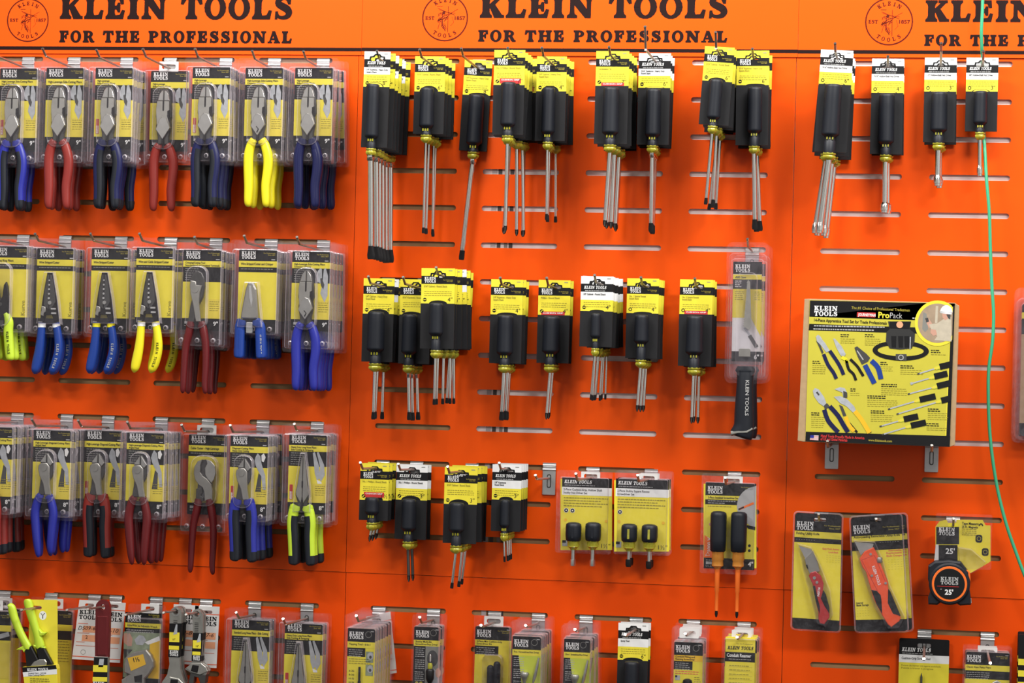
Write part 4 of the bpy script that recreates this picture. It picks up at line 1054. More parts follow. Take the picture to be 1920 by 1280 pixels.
    q = rrect(X0 + 6, z0 - 2, X1 - 6, z1 + 1, 4); i = inset(q, 1.5); m = len(q)
    b.add([(x, -1.6, z) for x, z in q] + [(x, -6, z) for x, z in i], [(j, (j + 1) % m, m + (j + 1) % m, m + j) for j in range(m)], 'clear_edge'); b.add([(x, -6, z) for x, z in i], [tuple(range(m))], 'clear')
    b.build('clamshell', A.root)
    b = MB(); b.holed(rrect(hx - 18, hz - 9, hx + 18, hz + 9, 1), [rrect(hx - 12.5, hz - 5.2, hx + 12.5, hz + 5.2, 4)], -2.2, -1.7, 'paper', 'paper'); b.build('hang_tab', A.root)
    if n > 1:
        A.root['group'] = 'stack of ' + short
        place_copies(A.root, n, 36, ['', label.replace('front one', 'rear one')])
    X = A.X + hx; L = max(d + 20, depth_at(*tip[0], X))
    hook(X, A.Z + hz + 1, L, 'steel peg hook carrying the ' + short)
blister('two piece stubby nut driver set on yellow card, silver sockets below', 'nut driver set', 1095, 960, 30, (78, 165, 487, 735), (118, 215, 482, 718), 0,
        [(220, 518, 650, 700, 824, 15, 'nut'), (358, 518, 650, 700, 826, 15, 'nut')], ('2-Piece Cushion-Grip, Hollow Shaft', 'Stubby Nut Driver Set'), '1½"', ((1080, 884), 330, 200), 'stubby nut driver set')
blister('front one of two stubby square recess screwdriver sets on yellow cards', 'screwdriver set', 1200, 960, 52, (488, 168, 905, 745), (497, 225, 884, 728), 0,
        [(612, 528, 655, 710, 832, 15, 'sq'), (755, 532, 658, 712, 846, 15, 'sq')], ('2-Piece Stubby Square Recess', 'Screwdriver Set'), '1½"', ((1196, 876), 735, 215), 'stubby square recess sets', n=2)
blister('orange shafted insulated screwdriver pair in clear package', 'screwdriver set', 1368, 980, 34, (1098, 188, 1520, 880), (1128, 250, 1500, 846), 0,
        [(1240, 440, 724, 835, 1186, 15, 'ins'), (1384, 444, 728, 838, 1192, 15, 'ins')], ('2-Piece Insulated Screwdriver Set',), '4"', ((1360, 888), 1335, 232), 'insulated screwdriver set', kind='i')

# ------------------------------------------------------------------ utility knives
KS, KX, KY = 3.367, 1460, 900
def knife_pack(A, TL, TR, BR, BL, bands, title, hole, extra):
    b = MB()
    q = A.p([TL, TR, BR, BL]); TLl, TRl, BRl, BLl = [Vector(p) for p in q]
    def uv(u, v): p = (TLl * (1 - u) + TRl * u) * (1 - v) + (BLl * (1 - u) + BRl * u) * v; return (p.x, p.y)
    W0 = (TRl - TLl).length; H0 = (TLl - BLl).length
    def band(v0, v1, m, y, u0=0., u1=1.): b.poly([uv(u0, v1), uv(u1, v1), uv(u1, v0), uv(u0, v0)], y, m)
    out = [uv(p[0] / W0, 1 - p[1] / H0) for p in rrect(3, 3, W0 - 3, H0 - 3, 6)]
    hx, hz = A.p([hole])[0]
    hl = rrect(hx - 11, hz - 3.5, hx + 11, hz + 3.5, 3)
    b.holed(out, [hl], -1.4, -.7, 'card_black')
    for v0, v1, m in bands: band(v0, v1, m, -1.7, .032, .968)
    ang = math.atan2(TRl.y - TLl.y, TRl.x - TLl.x)
    def txt(s, u, v, h, m, width=None, bold=.02):
        p = uv(u, v); b.text(s, p[0], p[1], h, m, -2.0, bold, rot=ang, width=width)
    p = uv(.07, .155)
    tmp = MB(); logo2(tmp, 0, 0, 31, 0)
    c, d = math.cos(ang), math.sin(ang)
    b.add([(p[0] + x * c - z * d, -2.0 + y, p[1] + x * d + z * c) for x, y, z in tmp.v], tmp.f, 'white')
    txt('For Professionals', .62, .115, 2.4, 'gold', 30); txt('Since 1857', .72, .137, 2.4, 'gold', 20)
    txt(title, .07, .193, 4.2, 'card_black', 42 if 'Fold' in title else 84)
    for r in (.215, .235): txt('- - - - - - - -', .07 if 'Fold' in title else .55, r + .005, 2, 'grey_lt', 34)
    extra(b, A, txt)
    b.build('backing_card', A.root)
    b = MB()
    fl = [uv(p[0] / W0, 1 - p[1] / H0) for p in rrect(0, 0, W0, H0, 8)]
    b.holed(fl, [hl], -.5, -.1, 'clear', 'clear_edge')
    i = inset(fl, 2.2); m = len(fl)
    b.add([(x, -.5, z) for x, z in fl] + [(x, -4, z) for x, z in i], [(j, (j + 1) % m, m + (j + 1) % m, m + j) for j in range(m)], 'clear_edge')
    b.holed(i, [hl], -4.2, -3.9, 'clear', 'clear_edge')
    return b
A = At('packaged_utility_knife', 1535, 1070, 55, KS, KX, KY)
tag(A.root, 'red folding utility knife package, no second package behind it', 'utility knife')
def ex1(b, A, txt):
    txt('Easy Fold Action', .60, .31, 3.6, 'tag_red', 30); txt('Lock-Back', .72, .335, 3.2, 'tag_red', 18)
    for i in range(4): txt('- - - - -', .68, .36 + .018 * i, 1.6, 'olive', 24)
b = knife_pack(A, (94, 192), (410, 210), (392, 966), (74, 944), ((.165, .22, 'yellow'), (.26, .895, 'yellow')), 'Folding Utility Knife', (262, 250), ex1)
q = inset(A.p([(118, 395), (210, 420), (270, 540), (330, 700), (345, 850), (300, 925), (240, 900), (215, 800), (160, 600)])[::-1], 0); m = len(q)
i = inset(q, 1.5); b.add([(x, -4.2, z) for x, z in q] + [(x, -17, z) for x, z in i], [(j, (j + 1) % m, m + (j + 1) % m, m + j) for j in range(m)], 'clear_edge'); b.add([(x, -17, z) for x, z in i], [tuple(range(m))], 'clear')
b.build('clamshell', A.root)
b = MB(); b.prism(A.p([(192, 600), (205, 578), (235, 570), (268, 600), (285, 650), (280, 700), (300, 760), (322, 840), (322, 862), (290, 905), (262, 898), (252, 870), (252, 830), (238, 770), (232, 700), (215, 650)]), -14, -5, 'knife_red', 1.2)
b.rod([A.p([(228, 612)])[0][:1] + (-14,) + A.p([(228, 612)])[0][1:], A.p([(228, 612)])[0][:1] + (-15,) + A.p([(228, 612)])[0][1:]], 3, 'steel', 10)
x, z = A.p([(244, 640)])[0]; b.rod([(x, -14, z), (x, -15, z)], 2.6, 'steel', 10)
x, z = A.p([(252, 672)])[0]; b.text('KLEIN', x, z, 4, 'white', -14.6, .02, rot=-PI / 2 - .1, width=16)
ko = b.build('knife', A.root)
b = MB(); b.prism(A.p([(218, 665), (232, 660), (248, 740), (262, 790), (262, 840), (248, 800), (236, 760)]), -14.8, -6, 'tip_black', .6)
b.prism(A.p([(284, 690), (300, 720), (322, 800), (322, 835), (292, 790), (268, 740)]), -14.8, -6, 'tip_black', .6); b.build('grip_inlay', ko)
b = MB(); b.prism(A.p([(128, 410), (208, 432), (216, 470), (170, 495)]), -10, -8.8, 'steel', .2); b.prism(A.p([(165, 495), (218, 440), (250, 520), (262, 572), (198, 588), (178, 545)]), -12.5, -7, 'satin', .8)
b.prism(A.p([(172, 530), (184, 530), (190, 560), (180, 550)]), -12.9, -8, 'tip_black'); b.build('blade', ko)
hx, hz = A.p([(262, 248)])[0]; hook(A.X + hx, A.Z + hz + 1, 120, 'steel peg hook carrying the red folding knife')

A = At('packaged_utility_knife', 1648, 1070, 62, KS, KX, KY)
tag(A.root, 'front one of two orange utility knife packages, hanging tilted', 'utility knife', 'stack of orange utility knives')
def ex2(b, A, txt):
    txt('Auto-Loading', .70, .315, 3.4, 'tag_red', 24); txt('Replaceable', .66, .337, 3.2, 'tag_red', 28); txt('Blade Changes', .66, .36, 3.2, 'tag_red', 28)
    for i in range(5): txt('- - - - -', .68, .39 + .02 * i, 1.6, 'olive', 26)
    txt('Internal', .06, .75, 3.6, 'card_black', 12); txt('Blade Storage', .06, .77, 3.6, 'card_black', 22)
    for i in range(4): txt('- - - - -', .06, .79 + .022 * i, 1.6, 'olive', 22)
b = knife_pack(A, (443, 226), (782, 205), (824, 962), (480, 966), ((.175, .225, 'yellow'), (.30, .885, 'yellow')), 'Auto-Loading Retractable Utility Knife', (610, 248), ex2)
q = A.p([(470, 375), (610, 385), (660, 500), (700, 650), (800, 860), (760, 930), (690, 935), (600, 800), (545, 640), (500, 500)])[::-1]; m = len(q)
i = inset(q, 1.5); b.add([(x, -4.2, z) for x, z in q] + [(x, -18, z) for x, z in i], [(j, (j + 1) % m, m + (j + 1) % m, m + j) for j in range(m)], 'clear_edge'); b.add([(x, -18, z) for x, z in i], [tuple(range(m))], 'clear')
b.build('clamshell', A.root)
b = MB(); b.prism(A.p([(512, 490), (545, 445), (600, 420), (622, 460), (650, 540), (692, 640), (690, 672), (735, 770), (772, 865), (762, 885), (712, 922), (690, 905), (655, 850), (600, 745), (585, 690), (566, 625), (552, 575), (530, 545)]), -15, -5, 'knife_orange', 1.3)
b.polys(ribbon(A.p([(525, 500), (606, 470), (676, 640), (626, 695), (525, 500)]), .8), -15.1, 'knife_red')
x, z = A.p([(590, 540)])[0]; b.text('KLEIN TOOLS', x, z, 5.2, 'white', -15.5, .02, rot=-1.22, width=36)
for u, v in ((582, 462), (590, 598), (676, 645)): x, z = A.p([(u, v)])[0]; b.rod([(x, -15, z), (x, -16, z)], 2.4, 'steel', 10)
ko = b.build('knife', A.root)
b = MB(); b.prism(A.p([(586, 688), (620, 692), (645, 720), (650, 750), (655, 840), (618, 775)]), -15.9, -6, 'tip_black', .6)
b.prism(A.p([(692, 680), (706, 700), (770, 852), (722, 836), (690, 770)]), -15.9, -6, 'tip_black', .6); b.build('grip_inlay', ko)
b = MB(); b.prism(A.p([(480, 385), (600, 398), (594, 424), (545, 445), (520, 472)]), -11, -9.8, 'steel', .2); b.build('blade', ko)
b = MB(); x, z = A.p([(636, 500)])[0]; b.lathe([(5, z + 5), (6, z + 3), (6, z - 3), (5, z - 5)], x, -11, 'satin', 12); b.build('slider_button', ko)
place_copies(A.root, 2, 22, ['', 'rear one of two orange utility knife packages, mostly hidden by the front one'], tilt=.3, jx=0, sx=9)
hx, hz = A.p([(622, 245)])[0]; hook(A.X + hx, A.Z + hz + 1, 150, 'steel peg hook carrying the orange utility knives', bend=4)

# ------------------------------------------------------------------ tape measure
A = At('tape_measure', 1779, 1093, 75, KS, KX, KY)
tag(A.root, 'black round 25 foot tape measure with orange ring on yellow hang card', 'tape measure')
b = MB()
b.prism(A.p([(990, 300), (1015, 265), (1060, 255), (1070, 275), (1120, 275), (1125, 255), (1290, 257), (1308, 290), (1340, 292), (1340, 520), (1300, 545), (1200, 600), (1128, 560), (990, 560)]), 28, 29, 'yellow')
y = 27.7
b.poly(A.p([(995, 300), (1140, 300), (1140, 410), (995, 410)]), y, 'card_grey'); b.poly(A.p([(1010, 415), (1130, 415), (1130, 520), (1010, 520)]), y - .1, 'card_black'); b.poly(A.p([(992, 412), (1010, 412), (1010, 540), (980, 540)]), y, 'paper')
x, z = A.p([(1010, 352)])[0]; logo2(b, x, z, 29, y - .3)
x, z = A.p([(1054, 470)])[0]; b.text("25'", x, z, 10, 'white', y - .4, .02)
x, z = A.p([(1158, 285)])[0]; b.text('Tape Measure', x, z, 4.6, 'card_black', y - .3, .02, width=30); b.text('25 Ft. Magnetic', x, z - 6, 4.0, 'card_black', y - .3, .02, width=29)
for i in range(4): x, z = A.p([(1158, 315 + 12 * i)])[0]; b.words(x, x + 26, z, 1.1, 'olive', y - .3, i)
for u, v in ((1266, 375), (1306, 460)):
    x, z = A.p([(u, v)])[0]; b.poly(rrect(x - 6, z - 7, x + 6, z + 7, 4), y - .3, 'card_black'); b.polys(ring(x, z, (4, 4), (3, 3), 12), y - .5, 'gold')
b.polys(ring(*A.p([(1279, 295)])[0], (4, 5), (2.2, 3), 10, 0, PI), y - .3, 'card_black')
x, z = A.p([(1322, 440)])[0]; b.words(x, x + 1, z, 1, 'olive', y)
b.build('hang_card', A.root)
b = MB(); hx, hz = A.p([(1103, 288)])[0]
o = rrect(*A.p([(985, 560)])[0], *A.p([(1352, 224)])[0], 4)
b.holed(o, [rrect(hx - 9, hz - 5, hx + 9, hz + 5, 4)], 26.6, 27.0, 'clear', 'clear_edge')
q = A.p([(1130, 425), (1220, 440), (1310, 520), (1290, 560), (1210, 600), (1180, 560), (1140, 520)])[::-1]; m = len(q); i = inset(q, 1.5)
b.add([(x, 26.6, z) for x, z in q] + [(x, 8, z) for x, z in i], [(j, (j + 1) % m, m + (j + 1) % m, m + j) for j in range(m)], 'clear_edge'); b.add([(x, 8, z) for x, z in i], [tuple(range(m))], 'clear')
b.build('clear_sleeve', A.root)
b = MB()
body = A.p([(945, 540), (985, 512), (1075, 505), (1150, 515), (1200, 580), (1205, 690), (1212, 730), (1214, 785), (1145, 790), (1118, 772), (1020, 772), (1000, 786), (945, 782), (943, 740), (960, 700), (942, 620)])
b.prism(body, -6, 24, 'rubber', 3)
cx_, cz_ = A.p([(1078, 652)])[0]
b.lathe([(1, 0), (1, 0)], 0, 0, 'rubber', 3) if False else None
b.prism(ell(cx_, cz_, 37, 38, 40), -10, -4, 'rubber', 3)
b.prism(ell(cx_, cz_, 27.5, 28, 36), -11.2, -9, 'card_black', .3)
xx, zz = A.p([(1018, 660)])[0]; logo2(b, cx_ - 16, cz_ - 1, 32, -11.5, 'grey_lt', h=6.4); b.rect(cx_ - 22, cz_ - 5, cx_ + 17, cz_ - 4, -11.4, 'knife_red')
b.text("25'", cx_ - 8, cz_ - 19, 9, 'white', -11.5, .03); b.text("''", cx_ - 16, cz_ - 15, 6, 'grey_lt', -11.5)
co = b.build('case', A.root)
b = MB(); b.polys([]  , 0, 'ins_orange'); b.prism(ell(cx_, cz_, 31.5, 32, 40), -10.8, -8, 'ins_orange', .4)
q = A.p([(1180, 560), (1208, 580), (1210, 640), (1196, 600)]); b.prism(q, -4, 10, 'ins_orange', .6)
b.build('orange_ring', co)
b = MB(); q = A.p([(1205, 745), (1216, 745), (1218, 775), (1206, 772)]); b.prism(q, -3, 12, 'steel', .4); b.build('end_hook', co)
hook(A.X + hx, A.Z + hz + 1, 90, 'steel peg hook carrying the tape measure')

# ------------------------------------------------------------------ apprentice tool box set
BS, BX, BY = 3.459, 1480, 530
dB = 150
A = At('boxed_tool_set', 1648, 838, dB, BS, BX, BY)
tag(A.root, 'yellow and black boxed apprentice tool set resting on two empty hooks', 'boxed tool set')
b = MB()
b.prism(A.p([(98, 105), (125, 103), (1072, 130), (1103, 150), (1075, 1052), (1038, 1064), (86, 1030), (53, 1024)]), 1.5, 112, 'cardboard', .6)
b.build('carton', A.root)
b = MB(); P = lambda pts: A.p(pts)
b.prism(P([(132, 112), (1074, 134), (1040, 1064), (104, 1026)]), 0, 1.5, 'yellow_box')
y = -.1
def S(pts, m, dy=0.): b.poly(P(pts), y - dy, m)
S([(134, 114), (1074, 135), (1072, 178), (900, 150), (860, 200), (842, 244), (130, 220)], 'card_black'); S([(130, 218), (842, 240), (1070, 250), (1073, 134), (900, 130)], 'card_black')
S([(129, 266), (845, 290), (842, 330), (126, 308)], 'card_black', .02)
S([(107, 965), (1044, 993), (1040, 1064), (104, 1026)], 'card_black', .02)
S([(1046, 150), (1073, 150), (1040, 1060), (1016, 1050)], 'card_black', .01)
S([(1050, 160), (1052, 160), (1018, 990), (1010, 990)], 'yellow', .015)
x, z = P([(160, 214)])[0]; logo2(b, x, z, 42, y - .3, h=8.6)
def T(t, u, v, h, m, w, bold=.01, dy=.3, rot=-.022):
    x, z = P([(u, v)])[0]; b.text(t, x, z, h, m, y - dy, bold, rot=rot, width=w)
T('The #1 Choice of Professional Tradesmen', 402, 170, 5, 'gold', 104)
S([(440, 190), (560, 194), (558, 224), (438, 220)], 'red', .3); T('JOURNEYMAN', 446, 214, 4.8, 'white', 31, .03, .45)
T('Pro', 576, 226, 10.5, 'yellow', 20, .03); T('Pack', 652, 228, 10, 'grey_lt', 22, 0)
T('14-Piece Apprentice Tool Set for Trade Professionals', 160, 250, 5.4, 'card_black', 130, .02)
for i, (u, v, w) in enumerate(((160, 282, 126), (156, 303, 108))): x, z = P([(u, v)])[0]; b.words(x, x + w, z, 2.2, 'grey_lt', y - .3, i)
x, z = P([(798, 232)])[0]; b.words(x, x + 9, z, 1.8, 'white', y - .3)
# round photograph of an electrician in a white hard hat
x, z = P([(960, 262)])[0]; R0 = 35
def clipc(n=40, r=R0, xm=None):
    xm = P([(1058, 262)])[0][0]
    return [(min(xm, x + r * math.cos(2 * PI * i / n)), z + (r * 1.02) * math.sin(2 * PI * i / n)) for i in range(n)]
b.poly(clipc(r=40), y - .35, 'yellow'); b.poly(clipc(r=34.5), y - .45, 'wall_print')
S([(950, 150), (966, 150), (960, 260), (944, 260)], 'shirt_print', .5)
S([(868, 190), (890, 200), (900, 300), (880, 320), (862, 300)], 'grey', .5)
S([(880, 240), (905, 232), (925, 262), (930, 300), (905, 290)], 'skin_print', .55); S([(880, 230), (900, 226), (906, 252), (888, 258)], 'pic_dark', .6)
S([(905, 270), (960, 262), (1000, 235), (1050, 222), (1052, 380), (940, 372), (960, 345), (930, 320)], 'shirt_print', .6)
S([(918, 300), (950, 305), (958, 335), (935, 345), (915, 325)], 'skin_print', .65)
S([(990, 190), (1040, 205), (1030, 232), (1010, 244), (994, 225)], 'skin_print', .65); S([(1018, 205), (1045, 205), (1044, 238), (1030, 230)], 'pic_dark', .7)
b.poly([P([(1015, 190)])[0]] and [(P([(1018, 192)])[0][0] + 11 * math.cos(t), P([(1018, 192)])[0][1] + 13 * math.sin(t)) for t in [PI * i / 10 for i in range(11)]], y - .75, 'white'); S([(974, 186), (1054, 196), (1052, 206), (980, 196)], 'white', .75)
# belt with pouch
cx_, cz_ = P([(722, 440)])[0]
b.polys(ring(cx_, cz_, (50, 18), (41, 10), 36), y - .3, 'card_black', .01)
S([(640, 250), (790, 250), (780, 300), (815, 330), (812, 380), (795, 425), (720, 432), (650, 425), (626, 380), (630, 320), (650, 300)], 'pouch', .5)
S([(652, 252), (788, 252), (778, 300), (650, 296)], 'card_black', .6); x, z = P([(716, 272)])[0]; b.poly(ell(x, z, 6, 6, 16), y - .8, 'peach')
for u in (660, 705, 745): S([(u, 345), (u + 34, 345), (u + 32, 420), (u + 4, 420)], 'card_black', .65)
S([(782, 350), (788, 350), (786, 430), (780, 430)], 'pic_silver', .7); S([(690, 462), (760, 462), (760, 505), (690, 500)], 'pic_dark', .6); x, z = P([(724, 484)])[0]; b.polys(ring(x, z, (5, 5), (3.4, 3.4), 14), y - .8, 'grey_lt')
# printed hand tools
def rb(pts, w, m, dy=.4): b.polys(ribbon([tuple(p) for p in P(pts)], w), y - dy, m)
def handle2(pts, m, w=6.5): rb(cr(pts, 3), w, m, .5)
S([(172, 350), (185, 336), (200, 345), (215, 370), (232, 390), (262, 440), (240, 452), (205, 405), (180, 380)], 'pic_silver', .45); S([(172, 372), (200, 400), (222, 450), (212, 462), (190, 410)], 'pic_dark', .42)
handle2([(222, 462), (250, 530), (285, 580), (305, 622)], 'navy'); handle2([(262, 440), (310, 510), (335, 555), (352, 596)], 'navy'); handle2([(295, 600), (305, 622)], 'tip_black', 6); handle2([(342, 572), (352, 596)], 'tip_black', 6)
S([(284, 362), (296, 362), (338, 410), (366, 462), (352, 484), (332, 470), (305, 420)], 'pic_silver', .45); handle2([(340, 482), (372, 500)], 'dip_yellow', 6); handle2([(370, 505), (385, 560), (415, 590), (432, 632)], 'tip_black', 5); handle2([(395, 495), (440, 540), (462, 575), (480, 604)], 'tip_black', 5); handle2([(366, 500), (374, 520)], 'dip_yellow', 6)
S([(422, 420), (440, 412), (500, 460), (524, 486), (510, 510), (470, 530), (444, 480)], 'pic_dark', .45); handle2([(490, 532), (520, 590), (552, 652)], 'cushion_blue', 9); handle2([(532, 505), (575, 550), (594, 624)], 'cushion_blue', 9); rb([(440, 440), (480, 500)], 2, 'grey_lt', .6)
S([(152, 700), (166, 682), (190, 690), (225, 740), (240, 780), (222, 800), (190, 778), (160, 735)], 'pic_silver', .45); S([(172, 712), (182, 704), (196, 724), (190, 732)], 'pic_dark', .5)
handle2([(226, 822), (250, 890), (290, 940), (318, 968)], 'navy', 8); handle2([(262, 800), (315, 860), (350, 920), (380, 968)], 'navy', 8); S([(222, 795), (245, 780), (262, 800), (232, 825)], 'pic_dark', .44)
S([(292, 690), (330, 676), (360, 684), (374, 712), (372, 740), (350, 742), (345, 712), (318, 700)], 'pic_silver', .45); S([(350, 700), (376, 712), (376, 745), (350, 745)], 'pic_dark', .5)
S([(288, 738), (330, 734), (372, 752), (420, 800), (432, 828), (414, 842), (370, 800), (330, 780)], 'pic_silver', .46)
S([(322, 790), (345, 800), (370, 860), (350, 866)], 'pic_dark', .44)
handle2([(365, 868), (385, 920), (420, 962)], 'amber', 7); handle2([(424, 832), (470, 890), (520, 972)], 'amber', 8); handle2([(385, 905), (440, 970)], 'tip_black', 4); handle2([(440, 862), (530, 970)], 'tip_black', 3)
# printed screwdrivers
for (u0, v0, u1, v1, u2, v2, sck) in ((1048, 528, 975, 545, 830, 592, 0), (1025, 588, 940, 608, 785, 655, 1), (1042, 650, 958, 670, 768, 722, 0), (948, 735, 845, 758, 640, 820, 0), (1040, 750, 985, 764, 695, 852, 0), (835, 865, 742, 885, 585, 932, 0), (886, 905, 788, 926, 600, 985, 0)):
    rb([(u1 + 6, v1), (u2, v2)], 2.4, 'pic_silver', .42); rb([(u1 + 4, v1 + 1), (u1 - 26, v1 + 9)], 6, 'lime_print', .46); rb([(u1 + 2, v1 + 1), (u1 - 36, v1 + 12)], 3.4, 'yellow2', .5)
    rb([(u0, v0), (u1, v1)], 11, 'card_black', .5)
    if sck: rb([(u2, v2), (u2 + 16, v2 - 5)], 4.4, 'pic_silver', .5)
    else: rb([(u2, v2), (u2 + 14, v2 - 4)], 2.6, 'pic_dark', .5)
for i, (u, v, w, n_) in enumerate(((332, 338, 26, 5), (490, 338, 28, 6), (150, 510, 24, 7), (590, 518, 22, 5), (720, 540, 40, 5), (918, 440, 28, 3), (596, 660, 46, 6), (506, 735, 54, 6), (528, 832, 40, 6), (396, 690, 16, 4), (142, 845, 24, 8), (898, 820, 36, 6), (890, 915, 36, 4))):
    for j in range(n_):
        x, z = P([(u, v + 13 * j)])[0]; b.words(x, x + w * (.6 if j < 2 else 1), z, 1.5 if j < 2 else .8, 'card_black' if j < 2 else 'olive', y - .3, i * 9 + j)
S([(136, 988), (190, 990), (188, 1022), (134, 1018)], 'white', .2)
for i in range(4): S([(136, 991 + 8 * i), (190, 993 + 8 * i), (190, 996 + 8 * i), (136, 994 + 8 * i)], 'red', .3)
S([(136, 988), (160, 989), (159, 1006), (135, 1005)], 'royal', .4)
T('Hand Tools Proudly Made in America', 204, 1000, 4.8, 'red', 78, .03); T('of US and Global Materials', 202, 1020, 4.8, 'red', 48, .03); T('www.kleintools.com', 512, 1026, 4.2, 'gold', 42, .02)
b.build('printed_front', A.root)
for (hu, hv, hy, l) in ((1560, 834, 828, 'left empty steel hook holding up the boxed set'), (1747, 842, 836, 'right empty steel hook holding up the boxed set')):
    X, _ = W(hu, hv, 0); _, Z = W(hu, hy, 160)
    hook(X, Z - 9, 205, l, zrow=ROWS[10] + 2, bend=11, tilt=0)
X, Z = W(1030, 892, 0)
hook(X, Z, 170, 'empty steel peg hook between the slim screwdrivers and the nut driver set', zrow=ROWS[11] + 6, bend=8)

# ------------------------------------------------------------------ green cord
pts = [(1843, -40, 40), (1842, 20, 40), (1840, 60, 38), (1841, 92, 30), (1842, 110, 22), (1843, 180, 22), (1845, 250, 22), (1847, 290, 40), (1850, 340, 48), (1855, 400, 50), (1857, 470, 50), (1860, 540, 52), (1863, 590, 52), (1861, 640, 52), (1854, 690, 52), (1853, 740, 52), (1855, 800, 50), (1861, 860, 50), (1871, 920, 48), (1886, 980, 48), (1903, 1030, 46), (1922, 1080, 46), (1950, 1140, 44)]
P3 = []
for (u, v, d) in cr(pts, 4):
    a, c = W(u, v, d); P3.append((a, -d, c))
X, Y_, Z = P3[0]
b = MB(); b.rod([(p[0] - X, p[1] - Y_, p[2] - Z) for p in P3], 3.1, 'cord_green', 8)
o = b.build('cord'); o.location = (X / 1000, Y_ / 1000, Z / 1000); tag(o, 'green cord hanging down the right panel, passing behind a nut driver', 'cord')
# ------------------------------------------------------------------ bottom row and right edge: small clear packages
def shell_rect(b, x0, z0, x1, z1, tray, hole, r=5, zt=None):
    b.holed(rrect(x0, z0, x1, z1, r), [hole], -.6, -.1, 'clear', 'clear_edge')
    q = rrect(x0 + 4, z0 + 4, x1 - 4, (zt if zt is not None else z1 - 12), r); i = inset(q, 1.5); m = len(q)
    b.add([(x, -.6, z) for x, z in q] + [(x, -tray, z) for x, z in i], [(j, (j + 1) % m, m + (j + 1) % m, m + j) for j in range(m)], 'clear_edge')
    b.add([(x, -tray, z) for x, z in i], [tuple(range(m))], 'clear')

def small(cw, ch, top, title, content, pw=None, H=None, body='yellow', tray=12, hole=None, toff=0, name='packaged_tool', blackcol=False, bandc='yellow', logow=None, tab=False):
    def make(k):
        root = empty(name); w = cw / 2; b = MB(); t = top
        b.prism(rrect(-w, t - ch, w, t, 3), -1.4, -.8, body)
        y1, y2, y3 = -1.6, -1.8, -2.0
        b.poly([(-w, t - 25), (w, t - 25)] + [p for p in rrect(-w, t - 30, w, t, 3) if p[1] > t - 15], y1, 'card_black')
        logo2(b, -w + 3, t - 20, logow or min(27, cw * .52), y2)
        if cw < 60: b.polys(ring(w - 13, t - 11, (6, 6), (5.2, 5.2), 16), y2, 'grey')
        else: pro(b, w - 4, t - 12, 2.2, y2)
        b.rect(w - 9, t - 6, w - 3, t - 4.6, y2, 'grey_lt')
        b.rect(-w, t - 36, w, t - 25, y1, bandc)
        for i, q in enumerate(title): b.text(q, -w + 3, t - (31 if len(title) == 1 else 29.5 + 4.6 * i), 3.4, 'card_black', y2, .02, width=min(cw - 7, 1.9 * len(q)))
        if blackcol: b.rect(-w, t - ch, -w + cw * .45, t - 36, y1, 'card_black')
        else: b.rect(-w, t - 52, w * (.3 if cw < 70 else 1), t - 36, y1, 'card_black')
        for i in range(4 if not blackcol else 18): b.words(-w + 3, -w + (cw * .42 if blackcol else cw * .55), t - 40.5 - 3.8 * i - (3 * (i // 5)), 1.2, 'grey_lt', y2, i)
        tools = content(b, w, t, y2)
        b.build('backing_card', root, k)
        if tools:
            for nm, mb in tools: mb.build(nm, root, k)
        b = MB(); shell_rect(b, -(pw or cw + 8) / 2, t - (H or ch) - 3, (pw or cw + 8) / 2, 11, tray, hole or rrect(-9, -4, 9, 4, 3.6), zt=t + 2); b.build('clamshell', root, k)
        if tab: hang_tab(k, root)
        return root
    return make

def c_tap(b, w, t, y):
    for i in range(3): b.words(-w + 3, w - 6, t - 57 - 4 * i, 1.2, 'olive', y, i)
    for i in range(2):
        b.rect(w * .35, t - 62 - 24 * i, w - 3, t - 42 - 24 * i, y, 'pic_green'); b.poly(ell(w * .68, t - 50 - 24 * i, 6, 7, 14), y - .1, 'pic_silver'); b.poly(ell(w * .68, t - 52 - 24 * i, 2.4, 3, 12), y - .2, 'pic_dark')
    for i in range(6): b.text(('6-32', '8-32', '10-32', '10-24', '12-24', '1/4-20')[i], -w + 4, t - 80 - 7 * i, 3.2, 'card_black', y, .01, width=10)
    m = MB(); m.rod([(-1, -7, t - 70), (-1, -7, t - 128)], 2.2, 'tip_black', 10); m.rod([(-1, -7, t - 96), (-1, -7, t - 128)], 3, 'tip_black', 8)
    return [('tap', m)]
def c_multi(b, w, t, y):
    b.rect(-w + w * .9, t - 110, w, t - 36, y + .1, 'grey'); b.poly(ell(w * .45, t - 58, w * .42, 15, 18), y, 'pic_dark'); b.poly([(w * .2, t - 110), (w, t - 110), (w, t - 84), (w * .55, t - 76), (w * .2, t - 90)], y, 'pic_silver')
    b.poly(ell(w * .9, t - 84, 5, 9, 12), y - .1, 'skin_print')
    for q in (0, 1): b.poly(ell(-w + 7 + 8 * q, t - 104, 3, 3, 12), y - .1, 'gold')
    m = MB(); m.lathe([(1.4, t - 54), (2, t - 56), (2, t - 62), (3.2, t - 64), (4.6, t - 70), (4, t - 76), (6.4, t - 77), (8, t - 80), (7.6, t - 94), (5, t - 100), (3, t - 104)], w * .35, -9, 'tip_black', 16)
    m.lathe([(1.4, t - 50), (2.2, t - 52), (2.2, t - 64)], w * .35, -9.4, 'chrome', 10)
    m.lathe([(3.4, t - 65), (5, t - 70), (4.2, t - 76)], w * .35, -9.6, 'collar', 12)
    return [('driver', m)]
